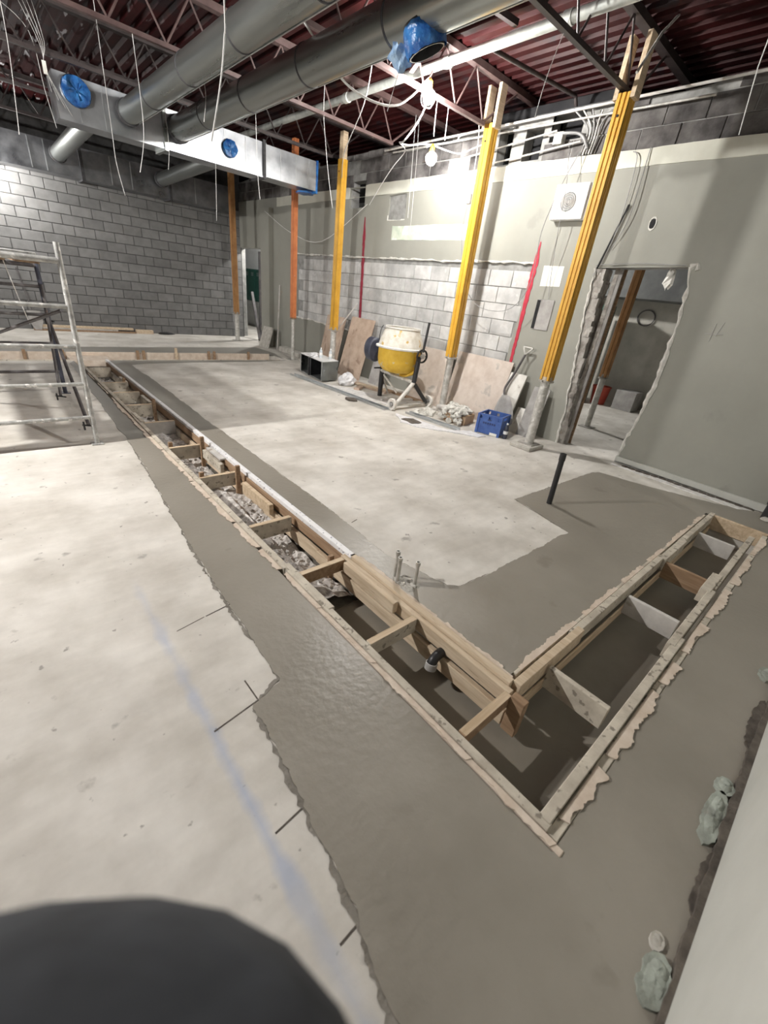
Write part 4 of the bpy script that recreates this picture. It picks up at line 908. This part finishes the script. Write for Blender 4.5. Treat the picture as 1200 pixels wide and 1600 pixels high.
MB().lathe([(.15, 0), (.19, .36), (.2, .36), (.2, .39), (.18, .39), (.14, .02)], (10.2, 3.98, 0), n=20, cap0=True).build('bucket_wall', M_REDP, t, smooth=True)
MB().tube(sweep([(10.2, 3.78, .36), (10.05, 3.98, .25), (10.2, 4.18, .36)], 5), .005, 6).build('bail', M_WIREG, t)
t = thing('grey_carton', (10.3, 3.42, 0), 'grey box on the floor beside the red bucket', 'box')
MB().box((10.1, 3.2, 0), (10.5, 3.62, .40)).build('carton', M_GREYB, t, bevel=.005); MB().box((10.12, 3.22, .40), (10.48, 3.60, .405)).build('lid', M_GREYB, t)
tag(MB().tube([(10.67, 3.76+.17*math.cos(a*.2), 1.84+.15*math.sin(a*.2)) for a in range(0, 64)], .014, 6).build('coiled_hose', M_GRIME), 'dark coiled hose hanging on the corridor wall', 'hose')
t = thing('door_frame_stud', (6.2, 2.62, 0), 'bare metal stud with a rusty brown edge inside the broken doorway', 'stud')
MB().box((6.10, 2.64, 0), (6.22, 2.70, 2.27)).build('stud_web', M_JAMB, t); MB().box((6.22, 2.605, 0), (6.238, 2.70, 2.27)).build('stud_edge', M_WOODD, t); MB().box((6.10, 2.60, 0), (6.115, 2.645, 2.27)).build('stud_lip', M_GREYB, t)
o = MB().blob((6.16, 2.08, 2.20), (.03, .05, .10), 8, 6, .45, False).build('insulation_tuft', M_RAW); tag(o, 'white tuft of torn insulation hanging in the doorway', 'insulation')
# added lamps, kept out of view, that brighten the corridor
lamp(4, (8.3, 6.4, 2.85), 1.1, 'added unseen bulb brightening the corridor'); lamp(5, (7.0, 13.0, 2.85), .7, 'added unseen bulb brightening the space beyond the far doorway')

# ================================================================== ON THE RIGHT WALL
t = thing('wall_fan_box', (5.98, 3.46, 2.75), 'white square box with a round grey grille on the wall', 'fan')
MB().box((5.90, 3.24, 2.755), (6.015, 3.68, 3.13)).build('housing', M_WHITE, t, bevel=.006)
MB().box((5.93, 3.20, 2.75), (6.015, 3.245, 3.12)).build('side_cover', M_WOODP, t)
g = MB().lathe([(.105, 0), (.10, .004), (.001, .004)], (5.90, 3.47, 2.94), (-1, 0, 0), 28).build('grille', M_GREYB, t)
for k in range(1, 5): MB().lathe([(.022*k, .004), (.022*k+.006, .009), (.022*k+.012, .004)], (5.90, 3.47, 2.94), (-1, 0, 0), 28).build('grille_ring', M_GALV, g)
def cond(pts, r, label, name='conduit_run', m_=M_OLDGALV, grp='conduits along the wall top', cat='conduit'):
    return tag(MB().tube(pts, r, 10).build(name, m_, smooth=True), label, cat, grp)
cond([(5.93, -.3, 3.87), (5.93, 3.0, 3.86), (5.93, 7.2, 3.84)], .014, 'pale upper conduit running along the top of the wall', m_=M_WOODP)
cond([(5.95, 2.2, 3.76), (5.95, 7.0, 3.80)], .012, 'pale lower conduit running along the top of the wall')
cond([(5.96, 3.9, 3.70), (5.96, 4.7, 3.63), (5.96, 5.3, 3.58)], .011, 'steel conduit slanting across the knocked out holes')
cond([(5.97, 3.55, 3.56), (5.97, 4.3, 3.50), (5.97, 4.9, 3.46)], .011, 'steel conduit slanting just above the cream band')
cond([(6.04, 3.3, 3.905), (6.04, 4.3, 3.905)], .022, 'short fat conduit above the dark hole in the wall', m_=M_GALV)
for i in range(5):
    y = 3.36 + i*.035; cond(sweep([(6.0, y+.03, 3.43), (5.99, y, 3.58), (5.97, y-.02+.01*i, 3.70), (5.96, y-.12+.09*i, 3.80+.02*i)], 5), .010, 'bent grey flexible conduit in the bundle above the white fan box', 'flexible_conduit', M_OLDGALV if i % 2 else M_WIREG, 'flexible conduit bundle')
cond(sweep([(5.97, 3.44, 3.48), (5.95, 3.56, 3.62), (5.95, 3.8, 3.66), (5.95, 4.0, 3.66)], 5), .016, 'thick grey cable curving into the knocked out hole', 'flexible_conduit', M_WIREG, 'flexible conduit bundle')
t = thing('junction_box', (5.98, 3.86, 3.60), 'small steel junction box under the flexible conduits', 'box')
MB().box((5.94, 3.80, 3.56), (6.03, 3.92, 3.68)).build('box_body', M_OLDGALV, t, bevel=.003); MB().box((5.936, 3.81, 3.57), (5.94, 3.91, 3.67)).build('cover_plate', M_GALV, t)
tag(MB().tube([(6.0, 2.74, 2.90), (5.99, 2.89, 2.24)], .010, 6).build('black_cable', M_BLACK), 'short black cable hanging straight down beside the broken doorway', 'cable', 'cables by the doorway')
tag(MB().tube(sweep([(6.0, 2.88, 3.40), (5.98, 2.80, 3.30), (5.99, 2.78, 2.75), (6.0, 2.84, 2.40), (6.0, 2.92, 2.15)], 5), .005, 6).build('thin_cable', M_WIREG), 'thin grey cable looping down to the corner of the broken doorway', 'cable', 'cables by the doorway')
tag(MB().tube(sweep([(6.0, 2.70, 3.42), (5.98, 2.68, 2.95), (5.99, 2.70, 2.70), (6.0, 2.80, 2.45)], 5), .004, 6).build('thin_cable', M_WIREG), 'thin loose cable hanging in an arc right of the black cable', 'cable', 'cables by the doorway')
tag(MB().tube(sweep([(6.0, 2.92, 2.28), (6.0, 2.4, 2.315), (6.0, 1.9, 2.31)], 4), .004, 6).build('thin_cable', M_WIREG), 'thin cable stretched along the top of the broken doorway', 'cable', 'cables by the doorway')

# ================================================================== HANGING CABLES AND WIRES
def wire(pts, r, label, m_=M_WIRE, grp='wires hanging from the ceiling', name='hanging_wire', cat='wire'):
    return tag(MB().tube(sweep(pts, 5), r, 6).build(name, m_, smooth=True), label, cat, grp)
HW = 'slack wire strung from the front wall towards the sprinkler pipe'
WL = ['loose wire dangling between the film wrapped branch and the bright bulb', 'loose wire dangling beside the yellow post with a timber head', 'long wire hanging down the wall across the mint patch', 'shorter wire hanging down the wall above the mint patch',
      'wire hanging in front of the sooty blocks near the front wall', 'wire hanging in front of the brightly lit end of the block wall', 'wire hanging in front of the first round duct collar', 'wire hanging below the rectangular duct in front of the block wall courses',
      'wire hanging across the dark flange of the rectangular duct', 'long wire hanging past the small blue film cap', 'short wire dangling between the two round ducts', 'wire hanging from the joist that meets the thick grooved post',
      'wire hanging by the open end of the rectangular duct', 'short wire stub under the joist beside the bright bulb', 'short wire stub under the joist beside the bright bulb', 'wire hanging in front of the rectangular duct between the round ducts']
for p in [[(3.60, 4.05, 4.24), (3.46, 4.0, 3.70), (3.36, 4.0, 3.41), (3.28, 4.0, 3.15)], [(4.15, 6.40, 4.2), (4.14, 6.40, 3.77), (4.18, 6.40, 3.48), (4.27, 6.40, 3.03), (4.36, 6.40, 2.70)],
          [(5.90, 6.40, 4.2), (5.96, 6.40, 3.56), (6.0, 6.40, 2.6)], [(5.83, 6.40, 4.2), (5.91, 6.40, 2.85)], [(3.69, 1.2, 4.2), (3.70, 1.20, 3.17), (3.72, 1.20, 3.02), (3.82, 1.20, 2.78)],
          [(.84, 7.0, 4.2), (.84, 7.00, 3.70), (.83, 7.00, 3.41), (.80, 7.00, 3.07), (.76, 7.00, 2.70)], [(1.83, 6.42, 3.70), (1.83, 6.40, 2.96), (1.74, 6.40, 2.55)], [(1.77, 7.50, 4.2), (1.77, 7.50, 3.08), (1.77, 7.50, 2.74), (1.82, 7.50, 2.41)],
          [(3.16, 6.42, 3.70), (3.16, 6.40, 2.93), (3.19, 6.40, 2.58)], [(3.31, 8.05, 3.70), (3.27, 8.05, 2.77), (3.25, 8.05, 2.39)], [(2.52, 6.42, 3.70), (2.54, 6.40, 3.43), (2.50, 6.40, 3.19)], [(4.14, 2.84, 3.80), (4.06, 2.88, 3.43), (4.01, 2.88, 3.14)],
          [(1.0, 8.6, 4.2), (1.2, 8.2, 3.9), (1.25, 8.2, 3.4), (1.3, 8.2, 3.05)], [(4.55, 4.66, 3.70), (4.56, 4.66, 3.45), (4.57, 4.66, 3.38)], [(4.75, 4.66, 3.70), (4.76, 4.66, 3.42), (4.77, 4.66, 3.40)], [(2.6, 8.05, 3.7), (2.62, 8.06, 3.2), (2.58, 8.06, 2.9)]]:
    wire(p, .003, WL[0]); WL.pop(0)
wire([(1.58, 3.6, 4.2), (1.58, 3.60, 3.14), (1.57, 3.60, 2.97), (1.53, 3.60, 2.74), (1.45, 3.60, 2.43)], .005, 'bright white wire hanging in front of the round ducts')
wire([(3.57, 4.66, 3.70), (3.9, 5.2, 3.55), (4.8, 6.8, 3.5), (5.44, 7.74, 3.40)], .006, 'pale wire strung from a joist down to the yellow post top')
wire([(2.40, 4.5, 4.2), (2.58, 4.50, 3.74), (2.88, 4.50, 3.53), (3.15, 4.50, 3.39), (3.51, 4.50, 3.36), (3.85, 4.50, 3.44), (4.20, 4.50, 3.72), (4.25, 4.5, 3.76)], .011, 'thick pale cable sagging to the bulb under the joist', M_WIRE, 'lamp cables', 'lamp_cable', 'cable')
wire([(4.25, 4.50, 3.76), (4.60, 4.90, 3.70), (4.48, 4.90, 3.49), (4.40, 5.0, 3.33), (4.86, 5.60, 3.50), (5.05, 5.60, 3.52), (5.30, 5.62, 3.60), (5.50, 5.62, 3.64)], .009, 'white cable drooping between the two lit bulbs', M_WIRE, 'lamp cables', 'lamp_cable', 'cable')
wire([(5.50, 5.62, 3.64), (5.75, 5.4, 3.72), (5.75, 5.32, 3.77), (5.9, 5.06, 3.845)], .008, 'white cable rising from the second bulb to the conduit', M_WIRE, 'lamp cables', 'lamp_cable', 'cable')
wire([(5.50, 5.62, 3.64), (5.75, 5.33, 3.57), (5.75, 5.04, 3.60), (5.70, 4.76, 3.62)], .008, 'white cable curving from the second bulb to the yellow post', M_WIRE, 'lamp cables', 'lamp_cable', 'cable')
wire([(4.86, 5.60, 3.50), (5.85, 6.59, 3.75), (5.85, 6.84, 3.58), (5.85, 7.09, 3.37), (6.0, 7.6, 3.10)], .007, 'pale cable sloping down the wall towards the square vent', M_WIRE, 'lamp cables', 'lamp_cable', 'cable')
wire([(5.95, 7.6, 3.1), (5.9, 9.0, 2.5), (5.85, 10.2, 2.65), (5.8, 11.4, 3.1)], .006, 'pale cable drooping in a long arc near the far pilaster', M_WIRE, 'lamp cables', 'lamp_cable', 'cable')
t = thing('pendant_plug', (5.70, 4.93, 2.9), 'hanging cord with an inline plug box beside the yellow post', 'plug')
MB().tube(sweep([(5.70, 4.98, 3.86), (5.70, 4.94, 3.69), (5.70, 4.92, 3.37), (5.70, 4.93, 3.06)], 5), .006, 6).build('upper_cord', M_WIRE, t)
MB().box((5.68, 4.89, 2.94), (5.72, 4.955, 3.06)).build('plug_body', M_GREYB, t, bevel=.006); MB().box((5.678, 4.90, 3.03), (5.722, 4.945, 3.065)).build('plug_cap', M_WHITE, t); MB().box((5.69, 4.96, 2.88), (5.70, 5.0, 2.96)).build('plug_tag', M_PAPER, t)
MB().tube(sweep([(5.70, 4.93, 2.95), (5.72, 4.97, 2.63), (5.75, 4.87, 2.13), (5.78, 4.72, 1.84), (5.80, 4.46, 1.65), (5.8, 4.09, 1.62), (5.8, 3.84, 1.71), (5.8, 3.68, 1.95), (5.8, 3.66, 2.25), (5.8, 3.68, 2.62), (5.85, 3.6, 3.08), (5.93, 3.5, 3.45)], 6), .0045, 6).build('lower_cord', M_WIREG, t)
wire([(5.85, 3.62, 3.5), (5.85, 3.52, 3.1), (5.86, 3.49, 2.7), (5.95, 3.48, 2.2), (6.0, 3.45, 1.85)], .004, 'thin cable hanging past the white fan box to the grey panel', M_WIREG, 'lamp cables', 'lamp_cable', 'cable')
tag(MB().tube([(5.50, 2.60, 4.24), (5.28, 2.60, 4.05), (5.02, 2.60, 3.70)], .012, 8).build('steel_rod', M_OLDGALV), 'bare steel rod slanting down beside the thick grooved post', 'rod')
t = thing('wire_bundle', (1.35, 8.2, 3.6), 'strands of wire tied with a white tag by the open duct end', 'wire')
for k in range(4): MB().tube(sweep([(1.05+.06*k, 8.0, 4.24), (1.24+.02*k, 7.98, 3.8), (1.26, 7.97, 3.56), (1.30+.06*k, 8.1, 3.38-.06*k)], 4), .0022, 5).build('strand', M_WIRE, t)
MB().box((1.235, 7.955, 3.50), (1.275, 7.965, 3.62)).build('tag', M_PAPER, t)
wire([(5.52, -.2, 3.88), (4.6, 1.0, 3.9), (4.4, 2.0, 4.2)], .004, HW)

# ================================================================== NEAR WALL DEBRIS
random.seed(77)
for (x, y, rx, ry, rz, m_, lab) in [(1.70, -.285, .15, .035, .022, M_GRN, 'long pale green foam scrap against the base of the near wall'), (1.88, -.285, .05, .035, .022, M_GRN, 'rounded pale green foam lump by the near wall'), (1.02, -.295, .08, .042, .02, M_GRN, 'grey green rubble lump at the end of the near wall'), (2.86, -.285, .07, .045, .03, M_GRN, 'pale foam lump by the near wall furthest along the trench'), (2.40, -.31, .22, .03, .012, M_DIRT, 'dark dirt smear between foam lumps at the near wall'), (1.42, -.322, .14, .02, .010, M_DIRT, 'thin dark dirt smear at the foot of the near wall'), (1.12, -.27, .03, .02, .012, M_CONC, 'grey concrete crumb beside the grey green rubble lump')]:
    P = [(x + rx*math.cos(k*math.pi/5), min(-.338, 0) + .0 if y + ry*math.sin(k*math.pi/5) < -.338 else y + ry*math.sin(k*math.pi/5)) for k in range(10)]
    mb = MB().prism([jag(P, .008, .012, True)], XY, .003, .008+rz*.5)
    if m_ is not M_DIRT:
        mb.blob((x, max(y, -.338+ry*.8), .006+rz*.3), (rx*.85, ry*.8, rz*.55), 26, 8, .07); mb.blob((x+rx*.4, max(y, -.338+ry*.8), .006+rz*.35), (rx*.35, ry*.6, rz*.7), 18, 8, .08)
    o = mb.build('foam_scrap' if m_ is M_GRN else 'debris', m_, smooth=True); tag(o, lab, 'debris', 'debris along the near wall')
wf_ = bpy.data.objects['wall_front']
MB().prism([jag([(.82, -.345), (3.6, -.345), (3.6, -.335), (2.6, -.318), (1.8, -.312), (1.2, -.318), (.82, -.325)], .006, .02, True)], XY, .004, .03).build('dirt_line', M_DIRT, wf_)

# ================================================================== PHOTOGRAPHER (dark jacket in the corner)
def person():
    V = [(-.20, -.04, .95), (-.15, .06, 1.08), (-.17, .035, 1.22), (-.26, -.12, 1.38), (-.29, -.155, 1.48), (-.30, -.165, 1.56), (-.295, -.16, 1.66), (-.30, -.165, 1.75),
         (-.13, -.27, 1.39), (-.02, -.32, 1.20), (-.09, -.16, 1.42), (-.08, -.13, 1.50),
         (-.40, .01, 1.39), (-.44, .10, 1.18), (-.28, .06, 1.38), (-.22, .02, 1.48),
         (-.15, -.15, .86), (-.12, -.16, .48), (-.13, -.18, .07), (-.05, -.10, .035),
         (-.30, -.01, .86), (-.32, .02, .48), (-.35, -.02, .07), (-.27, .06, .035)]
    E_ = [(0, 1), (1, 2), (2, 3), (3, 4), (4, 5), (5, 6), (6, 7), (3, 8), (8, 9), (9, 10), (10, 11), (3, 12), (12, 13), (13, 14), (14, 15), (0, 16), (16, 17), (17, 18), (18, 19), (0, 20), (20, 21), (21, 22), (22, 23)]
    Rr = [.21, .275, .265, .19, .065, .07, .10, .06, .085, .065, .045, .035, .085, .065, .045, .035, .11, .08, .055, .04, .11, .08, .055, .04]
    me = bpy.data.meshes.new('person'); me.from_pydata(V, E_, []); o = bpy.data.objects.new('person', me); COL.objects.link(o)
    md = o.modifiers.new('skin', 'SKIN'); md.use_smooth_shade = True
    for i, sv in enumerate(me.skin_vertices[0].data): sv.radius = (Rr[i], Rr[i]); sv.use_root = (i == 0)
    sb = o.modifiers.new('sub', 'SUBSURF'); sb.levels = 3; sb.render_levels = 3
    me.materials.append(M_JACK)
    return tag(o, 'person in a dark jacket standing close to the near wall', 'person')
pp = person()
hd = MB().lathe([(.02, -.10), (.06, -.085), (.078, -.03), (.08, .03), (.075, .08), (.05, .12), (.001, .135)], (-.285, -.15, 1.64), n=20).build('head', M_SKIN, pp, smooth=True)
MB().blob((-.235, -.10, 1.625), (.02, .02, .028), 8, 6, .05, False).build('nose', M_SKIN, hd, smooth=True)
MB().lathe([(.084, .03), (.09, .06), (.082, .10), (.055, .135), (.001, .15)], (-.29, -.155, 1.64), n=20).build('knit_cap', M_BLACK, pp, smooth=True)
